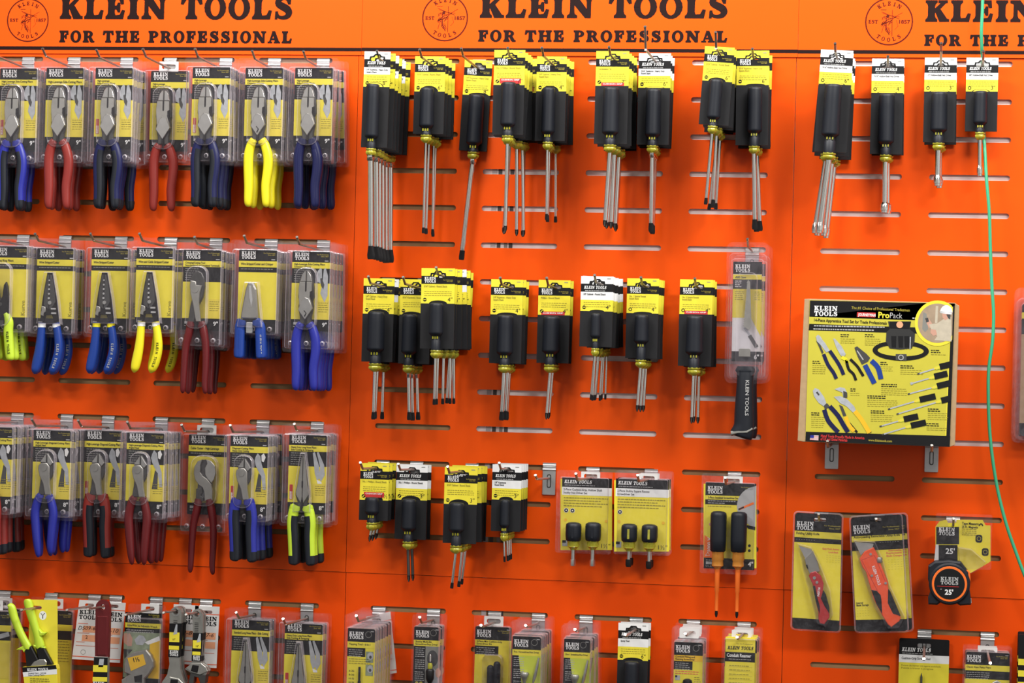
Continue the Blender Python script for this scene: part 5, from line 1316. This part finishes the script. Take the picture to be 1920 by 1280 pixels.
def c_bits(b, w, t, y):
    b.poly([(-w + 12, t - 36), (w, t - 36), (w, t - 130), (-w + 24, t - 130)], y + .05, 'lime_print')
    for q in (0, 1): b.poly(ell(-w + 6 + 8 * q, t - 112, 3, 3, 12), y - .1, 'gold')
    m = MB()
    m.sweep([(w - 3, -9, t - 38, 2, 2), (w - 6, -9, t - 54, 3, 3), (w - 10, -9, t - 74, 3.4, 3.4), (w - 13, -9, t - 86, 1.6, 1.6), (w - 16, -9, t - 98, 1.2, 1.2)], 'steel', 6)
    m.lathe([(7, t - 66), (8.6, t - 69), (6, t - 76), (3, t - 84), (3, t - 110)], -2, -8, 'satin', 14)
    return [('bit_driver', m)]
def c_cushion(b, w, t, y):
    for q in (0, 1): b.poly(ell(-w + 6 + 8 * q, t - 44, 2.8, 2.8, 12), y - .1, 'card_black')
    m = MB(); 
    for x, z in ((-2, t - 70), (8, t - 63)): m.lathe([(2, z), (5, z - 1.6), (6.6, z - 5), (6.4, z - 60), (4, z - 64)], x * 1.2, -10, 'rubber', 20, True, .05)
    s = MB(); q = rrect(-18, t - 140, 20, t - 50, 10); i = inset(q, 1.5); n_ = len(q)
    s.add([(x, -2, z) for x, z in q] + [(x, -19, z) for x, z in i], [(j, (j + 1) % n_, n_ + (j + 1) % n_, n_ + j) for j in range(n_)], 'clear_edge'); s.add([(x, -19, z) for x, z in i], [tuple(range(n_))], 'clear')
    return [('drivers', m), ('bubble', s)]
def c_knob(b, w, t, y):
    for i in range(2): b.words(-w + 3, w - 6, t - 56 - 4 * i, 1.4, 'tag_red', y, i)
    b.rect(-w + 3, t - 72, -w + 12, t - 63, y, 'pic_silver'); b.rect(-w + 3, t - 67, -w + 7, t - 63, y - .1, 'navy')
    for i in range(6): b.words(w * .45, w - 3, t - 66 - 4 * i, 1.1, 'olive', y, i)
    m = MB(); m.lathe([(4, t - 68), (8, t - 70), (9.4, t - 76), (9, t - 90), (6, t - 96)], 0, -9, 'tip_black', 16)
    return [('reamer', m)]
def c_none(b, w, t, y):
    for i in range(8): b.words(-w + 5, w - 5, t - 56 - 5 * i, 1.2, 'olive', y, i)
    b.rect(-w, t - ch_none, w, t - ch_none + 1, y, 'gold')
    return None
ch_none = 150
def c_ream(b, w, t, y):
    # yellow printed sleeve in front
    b.prism([(-w + 1, t - 150), (w - 3, t - 150), (w - 3, t + 4), (-w + 1, t + 4)], -5, -2.4, 'yellow')
    ps = slab_polys('KLEIN TOOLS', -w + 5, w - 7, t - 19, 6.2); b.polys([[(a + (c - t + 19) * .2, c) for a, c in p] for p in ps], -5.2, 'card_black', .02)
    b.text('For the Professional', w - 8, t - 9, 2.2, 'olive', -5.2, .01, al='r', width=30)
    b.rect(-w + 1, t - 42, w - 3, t - 24, -5.1, 'card_black'); b.text('Conduit Reamer', -w + 4, t - 33, 6.2, 'white', -5.3, .03, width=2 * w - 14)
    b.words(-w + 8, w - 10, t - 38, 1.2, 'grey_lt', -5.3)
    for i in range(6): b.rect(-w + 8, t - 52 - 8 * i, w - 8, t - 51.6 - 8 * i, -5.1, 'gold'); b.words(-w + 9, w - 12, t - 50 - 8 * i, 1.2, 'olive', -5.2, i)
    return None
def c_pump(b, w, t, y):
    b.rect(-w, t - 120, w, t - 52, y + .1, 'yellow')
    m = MB(); m.prism([(10, t - 56), (18, t - 52), (26, t - 56), (28, t - 64), (22, t - 66), (24, t - 80), (8, t - 80)], -14, -6, 'satin', 1); m.prism([(-20, t - 62), (-6, t - 60), (6, t - 66), (10, t - 84), (-20, t - 84)], -13, -7, 'steel', 1)
    return [('pliers', m)]

def sp(cfg, cx, py, n, desc, cat, short, **kw): return stack(cfg, cx, py, n, desc, cat, short, **kw)
sp(small(52, 150, -14, ('Tapping Tool - 6-in-1',), c_tap, pw=66), 679, 1163, 7, 'tapping tool packages beside white paper sheet, bottom row', 'tapping tool', 'tapping tools beside the panel seam', pitch=22, tip=(668, 1166), base=14, jit=.4)
sp(small(49, 150, -11, ('Stubby Multi-Bit', 'Screwdriver/Nut Driver'), c_multi, pw=58, blackcol=True), 802, 1163, 3, 'stubby multi-bit driver packages with black text column', 'screwdriver', 'stubby multi-bit drivers', pitch=24, tip=(787, 1161), jx=4)
sp(small(68, 150, -10, ('2-Piece Mini Cushion-Grip', 'Screwdriver Kit'), c_cushion, pw=74, tab=True), 926, 1164, 1, 'packages of two mini black handled screwdrivers on yellow card, bottom row', 'screwdriver set', 'mini screwdriver kit', tip=(902, 1175), bend=4, L=120)
sp(small(54, 150, -15, ('9-in-1 Screwdriver/Nut Driver',), c_bits, pw=66, blackcol=True), 989, 1177, 6, 'slim bit driver packages beside mini screwdriver kit, bottom row', 'screwdriver', 'bit drivers beside the mini kit', pitch=24, tip=(987, 1179), base=12, bend=5, jit=.8)
sp(small(49, 150, -14, ('10-in-1 Screwdriver/Nut Driver',), c_bits, pw=62, blackcol=True), 1083, 1183, 5, 'leaning bit driver packages left of white topped cards', 'screwdriver', 'leaning bit drivers', pitch=26, tip=(1078, 1188), base=12, bend=5, jit=2.2)
sp(small(54, 150, -16, ('Conduit Fitting and', 'Reaming Screwdriver'), c_knob, pw=66, bandc='amber', tab=True), 1292, 1187, 4, 'conduit fitting screwdriver packages with amber band, bottom row', 'screwdriver', 'conduit fitting screwdrivers', pitch=24, tip=(1285, 1193), base=12, bend=5)
sp(small(60, 150, -8, ('Conduit Reamer',), c_ream, pw=72, tab=True), 1390, 1190, 3, 'all yellow conduit reamer packages near right panel seam', 'conduit reamer', 'conduit reamers', pitch=28, tip=(1382, 1200), bend=5)
sp(small(84, 150, 0, ('Classic Klaw Pump Pliers',), c_pump, pw=92, tab=True), 1852, 1222, 2, 'pump pliers packages at the bottom right corner', 'pliers', 'pump pliers', pitch=30, tip=(1861, 1232), bend=2)
# scratch awl card
def awl(k):
    root = empty('carded_scratch_awl'); b = MB(); w = 47; t = 12
    b.holed(rrect(-w, t - 170, w, t, 3), [rrect(-13, -5, 13, 3, 3.6)], -1.4, -.6, 'card_black')
    b.rect(-w, t - 46, w, t - 31, -1.6, 'white'); b.rect(-w, t - 170, w, t - 46, -1.6, 'yellow')
    logo1(b, -w + 5, t - 25, 54, -1.8, h=7.4); b.words(-w + 6, w - 30, t - 29, 1.1, 'grey_lt', -1.8)
    b.text('Cushion-Grip Scratch Awl', -w + 5, t - 40, 4.6, 'card_black', -1.8, .02, width=54)
    b.text('Punzon de marcar con agarre acolchado', -w + 5, t - 53, 3.2, 'olive', -1.8, .01, width=74); b.text('Pointe a tracer a poignee', -w + 5, t - 58, 3.2, 'olive', -1.8, .01, width=60)
    b.build('backing_card', root, k)
    m = MB(); m.lathe([(.3, t - 64), (2.2, t - 72), (2.4, t - 100), (2.4, t - 120)], -4, -8, 'jaw_dark', 10); m.lathe([(6, t - 118), (13, t - 124), (13, t - 165)], -4, -14, 'rubber', 18); m.build('awl', root, k)
    return root
stack(awl, 1733, 1209, 1, 'white and yellow scratch awl card below the orange knives', 'scratch awl', 'scratch awl card', tip=(1731, 1204), bend=0, L=110)
# edge items
def stripe(k):
    root = empty('carded_tool'); b = MB(); b.holed(rrect(-30, -150, 30, 12, 3), [rrect(-9, -4, 9, 4, 3.6)], -4, 0, 'card_black')
    for i in range(6): b.rect(-30, -46 - 22 * i, 30, -34 - 22 * i, -4.2, 'yellow')
    b.build('backing_card', root, k); return root
stack(stripe, 1940, 1202, 4, 'black and yellow banded cards at right photo edge', 'carded tool', 'banded cards at the right edge', pitch=18)
def edge(k):
    root = empty('packaged_tool'); b = MB(); b.prism(rrect(-40, -275, 40, -22, 4), -3, -2, 'card_black'); b.rect(-40, -250, 40, -80, -3.2, 'cardboard'); b.rect(-40, -50, 40, -38, -3.2, 'yellow'); b.build('backing_card', root, k)
    b = MB(); shell_rect(b, -54, -288, 54, 10, 14, rrect(-10, -4, 10, 4, 3.6), 12, zt=-10); shell_rect(b, -46, -280, 46, 10, 22, rrect(-10, -4, 10, 4, 3.6), 10, zt=-18); b.build('clamshell', root, k); return root
stack(edge, 1957, 549, 2, 'tall clear packages cut off by right photo edge', 'packaged tool', 'tall packages at the right edge', pitch=30)

# ------------------------------------------------------------------ bottom left: tags, wrenches, lime pliers
CS = 5.818
def tagcard(label, TL, TR, BR, BL, hole, num, qty, d, group='white price tags with orange print'):
    A = At('price_tag', hole[0], hole[1], d, 1, 0, 0); tag(A.root, label, 'price tag', group)
    b = MB(); q = [Vector(p) for p in A.p([TL, TR, BR, BL])]
    def uv(u, v): p = (q[0] * (1 - u) + q[1] * u) * (1 - v) + (q[3] * (1 - u) + q[2] * u) * v; return (p.x, p.y)
    ang = math.atan2((q[1] - q[0]).y, (q[1] - q[0]).x); Wd = (q[1] - q[0]).length
    b.holed([tuple(q[3]), tuple(q[2]), tuple(q[1]), tuple(q[0])], [rrect(-9, -3, 9, 3, 2.8)], -.4, 0, 'paper')
    def bar(u0, v0, u1, v1, m, y=-.6): b.poly([uv(u0, v1), uv(u1, v1), uv(u1, v0), uv(u0, v0)], y, m)
    bar(0, .125, 1, .14, 'tag_red'); bar(0, .94, 1, .955, 'tag_red')
    for i, s in enumerate(('KLEIN', 'TOOLS')):
        p = uv(.08, .235 + .085 * i); c, s_ = math.cos(ang), math.sin(ang)
        b.polys([[(p[0] + x * c - z * s_, p[1] + x * s_ + z * c) for x, z in g] for g in slab_polys(s, 0, Wd * .84, 0, 8)], -.6, 'card_black', .02)
    bar(.30, .43, .90, .54, 'peach', -.55); bar(.30, .58, .90, .69, 'peach', -.55)
    for v, w_ in ((.40, .4), (.56, .5), (.71, .35), (.77, .8)): bar(.08, v - .012, .08 + w_, v, 'pink' if v > .5 else 'tag_red')
    p = uv(.10, .50); b.text(num, p[0], p[1], 7.5, 'card_black', -.7, 0, shear=.3, rot=ang, width=Wd * .72)
    if qty: p = uv(.45, .65); b.text(qty, p[0], p[1], 7, 'card_black', -.7, 0, rot=ang)
    p = uv(.42, .87); b.polys(ring(p[0], p[1], (5, 5), (4.3, 4.3), 16), -.7, 'grey')
    b.build('tag_sheet', A.root)
    return A
X0 = []
a = tagcard('white price tag behind the maroon wrench, handwritten D509-6', (149, 1124), (194, 1126), (181, 1238), (135, 1235), (168, 1134), 'D509-6', '2', 30)
hook(a.X, a.Z + 1, depth_at(126, 1138, a.X), 'steel peg hook with the handwritten D509-6 tag', bend=1)
b_ = tagcard('white price tag right of the maroon wrench, handwritten number ends in 10', (190, 1127), (236, 1130), (225, 1242), (179, 1240), (214, 1136), '509-10', '', 26)
t1 = tagcard('white price tag partly behind the silver wrench with larger head, number ends in 8', (326, 1132), (373, 1135), (366, 1246), (319, 1243), (352, 1144), '509-8', '', 22)
t2 = tagcard('white price tag right of the smaller hanging wrench, number ends in 07-6', (366, 1135), (412, 1137), (406, 1252), (360, 1250), (390, 1147), 'D507-6', '', 22)
t3 = tagcard('plain white paper sheet hanging behind the tapping tools, cut by bottom', (686, 1156), (732, 1146), (744, 1261), (698, 1268), (706, 1162), 'D510', '', 8)

def wrench(name, label, ax, ay, d, c1, sticker, n=1, group=None, red=True):
    pass
# maroon dipped wrench
A = At('adjustable_wrench', 190, 1137, 88, CS, 0, 1080); tag(A.root, 'maroon dipped wrench handle hanging over the two left price tags', 'wrench')
b = MB(); P = A.p
o = P([(1045, 880), (1190, 880), (1200, 640), (1206, 400), (1206, 330), (1190, 280), (1155, 256), (1120, 252), (1085, 266), (1058, 300), (1050, 350), (1052, 420), (1045, 640)])
hl = ell(*P([(1128, 335)])[0], 5, 6, 14)
b.holed(o if area(o) > 0 else o[::-1], [hl], -5, 5, 'dip_maroon'); i = inset(o if area(o) > 0 else o[::-1], 3)
b.prism(P([(1068, 860), (1170, 860), (1182, 640), (1184, 430), (1070, 430), (1064, 640)]), -6.5, -4, 'dip_maroon', 1.4)
b.build('handle', A.root)
b = MB(); b.prism(P([(1036, 870), (1190, 875), (1185, 1240), (1020, 1240)]), -7, 4, 'satin', 1); so = b.build('shank', A.root)
b = MB(); b.prism(P([(1040, 876), (1188, 880), (1184, 1236), (1022, 1236)]), -7.6, -7, 'card_black')
for pts, m in (([(1030, 962), (1186, 966), (1184, 1040), (1028, 1036)], 'yellow'), ([(1026, 1092), (1184, 1096), (1182, 1144), (1024, 1140)], 'yellow'), ([(1100, 895), (1150, 895), (1140, 985), (1086, 985)], 'pic_silver')): b.poly(P(pts), -7.8, m)
x, z = P([(1030, 1164)])[0]; b.polys(slab_polys('KLEIN', x, x + 22, z - 1, 5), -7.9, 'white', .02)
b.build('sticker', so)
hook(A.X, A.Z + 1, depth_at(165, 1138, A.X), 'steel peg hook through the maroon wrench', bend=1)

def silver_wrench(nm_label, ax, ay, d, ring_c, prof, stick, headp, n, labels, short, tip, group):
    A = At('adjustable_wrench', ax, ay, d, 5.486, 300, 1080); tag(A.root, labels[0], 'wrench', group); P = A.p
    b = MB(); rx, rz = P([ring_c])[0]
    o = P(prof); o = o if area(o) > 0 else o[::-1]
    b.holed(o, [ell(rx, rz, 5, 5.5, 14)], -4, 4, 'satin'); b.prism(inset(ell(rx, rz, 9.4, 10, 18), 0), -4.6, -4, 'satin', .3) if False else None
    b.polys(ring(rx, rz, (8.8, 9.4), (5.6, 6), 16), -4.3, 'steel', .02)
    for i in range(6): b.polys([rrect(rx - 4, rz - 18 - 3.4 * i, rx + 4, rz - 16.6 - 3.4 * i, .5)], -4.2, 'jaw_dark')
    so = b.build('handle', A.root)
    b = MB(); b.prism(P(stick), -5, 4.8, 'card_black')
    (xa, za), (xb, zb) = P([stick[0]])[0], P([stick[2]])[0]
    xl, xr = min(xa, xb), max(xa, xb); zt, zl = max(za, zb), min(za, zb); h = zt - zl
    b.rect(xl + .6, zt - h * .55, xr - .6, zt - h * .26, -5.2, 'yellow'); b.rect(xl + .2, zt - h * .78, xr - 1, zt - h * .66, -5.2, 'yellow')
    b.poly([(xl + 8, zt - h * .34), (xl + 13, zt - h * .02), (xl + 16, zt - h * .02), (xl + 16, zt - h * .3)], -5.3, 'pic_silver')
    b.polys(slab_polys('KLEIN', xl + 2, xr - 2, zt - h * .88, h * .08), -5.2, 'white', .02); b.polys(slab_polys('TOOLS', xl + 2, xr - 2, zt - h * .97, h * .08), -5.2, 'white', .02)
    b.text('10"', xl + 7, zt - h * .50, 3.4, 'card_black', -5.3, .02)
    b.build('sticker', so)
    b = MB()
    for pts, m, y0, y1 in headp: b.prism(P(pts), y0, y1, m, .8)
    b.build('head', A.root)
    place_copies(A.root, n, 11, labels, jx=1, tilt=1)
    hook(A.X + rx, A.Z + rz + 4, max(d + 14, depth_at(*tip, A.X + rx)), 'steel peg hook carrying the ' + short, bend=1)
silver_wrench('', 330, 1146, 60, (168, 362), [(105, 480), (104, 380), (120, 340), (150, 316), (185, 316), (215, 335), (228, 370), (225, 480), (216, 640), (205, 830), (215, 960), (262, 1100), (20, 1100), (80, 1010), (104, 900), (96, 820), (98, 640)],
              [(105, 482), (228, 482), (206, 830), (92, 825)], [([(30, 1085), (110, 1030), (200, 1050), (250, 1100), (240, 1200), (60, 1200), (20, 1150)], 'satin', -6, 5), ([(120, 1052), (195, 1058), (190, 1110), (112, 1105)], 'tip_black', -7, 2)], 3,
              ['frontmost silver adjustable wrench of the left hanging pair of wrench stacks', 'middle silver adjustable wrench of left wrench stack, just behind its front one', 'rearmost silver adjustable wrench of left wrench stack'], 'larger silver wrenches', (307, 1146), 'left stack of silver wrenches')
silver_wrench('', 371, 1150, 60, (385, 385), [(345, 600), (338, 420), (345, 380), (365, 352), (395, 345), (425, 358), (448, 395), (446, 600), (436, 780), (425, 880), (470, 930), (500, 970), (480, 1010), (340, 1000), (262, 950), (310, 910), (335, 870), (334, 780)],
              [(345, 578), (448, 582), (428, 872), (332, 866)], [([(275, 940), (330, 895), (430, 890), (480, 930), (500, 975), (420, 1010), (330, 985)], 'satin', -6, 5), ([(345, 905), (410, 915), (395, 990), (325, 970)], 'tip_black', -7, 2), ([(320, 985), (420, 1010), (480, 1010), (470, 1100), (420, 1100), (400, 1040), (360, 1030), (350, 1100), (300, 1100)], 'jaw_dark', -5, 4)], 2,
              ['front smaller silver adjustable wrench with black jaw, left of the right price tag', 'rear smaller silver adjustable wrench behind the black jawed one'], 'smaller silver wrenches', (349, 1151), 'right stack of silver wrenches')

# wrench package
A = At('packaged_wrench', 272, 1140, 40, CS, 0, 1080); tag(A.root, 'packaged wide jaw adjustable wrench with yellow size sticker on its head', 'wrench'); P = A.p
b = MB(); b.prism(P([(1372, 388), (1765, 405), (1745, 1300), (1330, 1290)]), -1.4, -.8, 'card_black')
b.poly(P([(1370, 502), (1762, 520), (1760, 574), (1368, 556)]), -1.6, 'yellow'); b.poly(P([(1355, 600), (1758, 622), (1742, 1120), (1345, 1100)]), -1.6, 'pic_green'); b.poly(P([(1640, 700), (1755, 690), (1742, 1120), (1620, 1110)]), -1.7, 'amber')
x, z = P([(1395, 492)])[0]; logo2(b, x, z, 27, -1.8); x, z = P([(1742, 450)])[0]; pro(b, x, z, 2.2, -1.8)
x, z = P([(1392, 540)])[0]; b.text('Extra-Wide Jaw Adjustable Wrench', x, z, 4, 'card_black', -1.8, .02, width=60, rot=-.03)
b.poly(P([(1352, 620), (1420, 620), (1450, 680), (1440, 760), (1400, 760), (1352, 720)]), -1.8, 'skin_print'); b.poly(P([(1470, 690), (1520, 640), (1570, 650), (1600, 700), (1560, 750), (1490, 745)]), -1.8, 'pic_silver'); b.poly(P([(1580, 720), (1740, 650), (1750, 700), (1620, 745)]), -1.8, 'white'); b.poly(P([(1350, 790), (1450, 800), (1360, 900)]), -1.8, 'pic_dark')
for i in range(2): x, z = P([(1380, 586 + 20 * i)])[0]; b.words(x, x + 56, z, 1.4, 'grey_lt', -1.8, i)
b.build('backing_card', A.root)
b = MB(); b.prism(P([(1380, 960), (1400, 880), (1480, 820), (1580, 800), (1620, 790), (1670, 850), (1700, 920), (1700, 980), (1650, 1060), (1600, 1110), (1600, 1300), (1360, 1300), (1350, 1120), (1440, 1060), (1380, 1040)]), -16, -4, 'satin', 2)
b.prism(P([(1490, 1080), (1580, 1060), (1575, 1150), (1500, 1145)]), -17, -8, 'tip_black', .5)
wo = b.build('wrench_head', A.root)
b = MB(); b.prism(P([(1420, 880), (1590, 838), (1620, 950), (1458, 1022)]), -16.8, -16.2, 'amber'); x, z = P([(1490, 920)])[0]; b.text('1½', x, z - 1, 8, 'card_black', -17, .02, rot=.25); b.build('size_sticker', wo)
b = MB(); q = P([(1375, 1300), (1810, 315)]); hx, hz = P([(1640, 352)])[0]; shell_rect(b, q[0][0], q[0][1], q[1][0], q[1][1], 19, rrect(hx - 9, hz - 4, hx + 9, hz + 4, 3.6), zt=P([(0, 380)])[0][1]); b.build('clamshell', A.root)
b = MB(); b.holed(rrect(hx - 18, hz - 9, hx + 18, hz + 9, 1), [rrect(hx - 9, hz - 4, hx + 9, hz + 4, 3.6)], -1.6, -1.1, 'paper', 'paper'); b.build('hang_tab', A.root)
hook(A.X + hx, A.Z + hz + 1, depth_at(236, 1137, A.X + hx), 'steel peg hook carrying the packaged wide jaw wrench', bend=1)

# package cut by the left edge, one half hidden behind the lime pliers
sp(small(70, 150, -10, ('Diagonal Pliers',), lambda b, w, t, y: [b.polys(ribbon([(w - 30, t - 48), (w - 4, t - 40)], 8), y - .2, 'pic_silver'), b.rect(w * .3, t - 120, w, t - 56, y, 'yellow2')] and None, pw=84, tab=True), -12, 1134, 2, 'yellow carded packages cut by left photo edge, bottom row', 'packaged tool', 'yellow cards at the bottom left edge', pitch=50)
sp(small(74, 160, -12, ('Pliers',), c_none, pw=88, tab=True), 101, 1131, 1, 'yellow package mostly hidden behind the upturned lime pliers', 'packaged tool', 'yellow package behind the lime pliers', noh=True)
A = At('carded_pliers', 60, 1137, 95, CS, 0, 1080); tag(A.root, 'upturned lime and black insulated pliers strapped on a yellow card', 'pliers'); P = A.p
b = MB(); hx, hz = P([(375, 345)])[0]
o = P([(290, 1290), (640, 1300), (615, 980), (612, 262), (330, 258), (330, 300), (300, 560)]); o = o if area(o) > 0 else o[::-1]
b.holed(o, [rrect(hx - 12, hz - 3.5, hx + 12, hz + 3.5, 3.4)], 7.4, 8, 'yellow')
x, z = P([(452, 432)])[0]; b.poly(ell(x, z, 7.6, 8.6, 20), 7.2, 'white'); b.polys([*ribbon([(x - 4, z + 4), (x, z), (x + 4, z + 5)], 1.4), *ribbon([(x, z), (x, z - 6)], 1.6)], 7.1, 'card_black')
co = b.build('yellow_card', A.root)
b = MB()
for pts in ([(95, 318, 3.5), (125, 340, 8), (160, 460, 8.2), (215, 600, 8), (265, 700, 8), (300, 770, 9), (302, 790, 7)], [(300, 248, 4), (305, 280, 8.6), (340, 420, 8.6), (385, 560, 8), (415, 660, 8.4), (435, 760, 10), (440, 776, 8)]):
    q = P(pts); b.sweep([(x, 0, z, r, 6.4) for x, z, r in cr(q, 4)], 'dip_lime', 12)
b.prism(P([(190, 795), (235, 768), (300, 745), (334, 752), (268, 828), (250, 800), (185, 800)]), -5, 5, 'dip_lime', 1); b.prism(P([(430, 575), (460, 610), (515, 612), (490, 640), (430, 655)]), -5, 5, 'dip_lime', 1)
b.prism(P([(370, 745), (495, 768), (498, 784), (378, 772)]), -5, 5, 'dip_lime', 1)
b.build('handle_grip', A.root)
b = MB(); b.prism(P([(275, 800), (345, 756), (420, 900), (440, 990), (300, 1000)]), -5, 4, 'tip_black', 1.5); b.prism(P([(395, 778), (490, 782), (575, 940), (590, 990), (420, 990), (425, 900)]), -5, 4, 'tip_black', 1.5); b.build('insulation', A.root)
b = MB(); b.prism([*P([(340, 980), (380, 930), (440, 902), (500, 900), (522, 930), (515, 980)])], -7, 3, 'satin', 1.5); b.build('pliers_head', A.root)
b = MB(); b.prism(P([(262, 985), (628, 960), (640, 1005), (650, 1300), (300, 1300), (268, 1040)]), -10, 7, 'yellow', .5)
b.poly(P([(262, 985), (628, 960), (640, 1005), (268, 1040)]), -10.2, 'card_black'); b.poly(P([(268, 1040), (640, 1005), (642, 1060), (276, 1090)]), -10.2, 'white')
x, z = P([(318, 1028)])[0]; ps = slab_polys('KLEIN TOOLS', 0, 42, 0, 5.4); c, s_ = math.cos(.07), math.sin(.07); b.polys([[(x + u * c - v * s_, z + u * s_ + v * c) for u, v in p] for p in ps], -10.4, 'white', .02)
for i in range(2): x, z = P([(330, 1058 + 22 * i)])[0]; b.text(('Insulated Heavy - Leverage', 'Side-Cutting Pliers')[i], x, z, 3, 'card_black', -10.4, .01, rot=.07, width=36 - 4 * i)
for i in range(4): x, z = P([(350, 1110 + 24 * i)])[0]; b.words(x, x + 40, z, 1.8, 'olive', -10.7, i)
b.build('card_sleeve', A.root)
hook(A.X + hx, A.Z + hz + 1, depth_at(41, 1139, A.X + hx), 'steel peg hook carrying the upturned lime pliers', bend=1)

# ------------------------------------------------------------------ light
def area_light(name, loc, rot, sx, sy, power, col=(1, .97, .92)):
    l = bpy.data.lights.new(name, 'AREA'); l.shape = 'RECTANGLE'; l.size = sx; l.size_y = sy; l.energy = power; l.color = col
    o = bpy.data.objects.new(name, l); COL.objects.link(o); o.location = loc
    d = Vector(rot) - Vector(loc); o.rotation_euler = d.to_track_quat('-Z', 'Y').to_euler(); return o
area_light('ceiling_lamp', (.40, -.85, 1.62), (.1, 0, .3), 1.3, .2, 35)
area_light('ceiling_lamp', (-1.15, -.90, 1.65), (-1.1, 0, .3), 1.3, .2, 36)
area_light('ceiling_lamp', (1.6, -3.6, 2.3), (-.4, 0, 0), 1.2, .2, 64)
area_light('ceiling_lamp', (-2.6, -3.8, 2.5), (-.9, 0, 0), 1.2, .2, 54)

w = bpy.data.worlds.new('world'); SC.world = w; w.use_nodes = True; nt = w.node_tree
bg = nt.nodes['Background']; tc = nt.nodes.new('ShaderNodeTexCoord'); sx = nt.nodes.new('ShaderNodeSeparateXYZ'); rp = nt.nodes.new('ShaderNodeValToRGB')
ma = nt.nodes.new('ShaderNodeMath'); ma.operation = 'MULTIPLY_ADD'; ma.inputs[1].default_value = .5; ma.inputs[2].default_value = .5
nt.links.new(tc.outputs['Generated'], sx.inputs[0]); nt.links.new(sx.outputs['Z'], ma.inputs[0]); nt.links.new(ma.outputs[0], rp.inputs[0]); wz = nt.nodes.new('ShaderNodeTexNoise'); wz.inputs['Scale'].default_value = 3.2; wz.inputs['Detail'].default_value = 1
mp = nt.nodes.new('ShaderNodeMapping'); mp.inputs['Scale'].default_value = (1, 1, .25); nt.links.new(tc.outputs['Generated'], mp.inputs[0]); nt.links.new(mp.outputs[0], wz.inputs['Vector'])
r2 = nt.nodes.new('ShaderNodeValToRGB'); r2.color_ramp.elements[0].position = .42; r2.color_ramp.elements[0].color = (.12, .12, .12, 1); r2.color_ramp.elements[1].position = .58; r2.color_ramp.elements[1].color = (1.6, 1.6, 1.6, 1)
nt.links.new(wz.outputs['Fac'], r2.inputs[0]); mm = nt.nodes.new('ShaderNodeMix'); mm.data_type = 'RGBA'; mm.blend_type = 'MULTIPLY'; mm.inputs[0].default_value = 1
nt.links.new(rp.outputs[0], mm.inputs[6]); nt.links.new(r2.outputs[0], mm.inputs[7]); nt.links.new(mm.outputs[2], bg.inputs['Color'])
e = rp.color_ramp.elements; e[0].position = 0; e[0].color = (.14, .13, .12, 1); e[1].position = 1; e[1].color = (.75, .74, .72, 1)
for p_, c_ in ((.40, .22), (.47, .95), (.57, 1.1), (.66, .45)): q = e.new(p_); q.color = (c_, c_ * .98, c_ * .95, 1)
bg.inputs['Strength'].default_value = .42
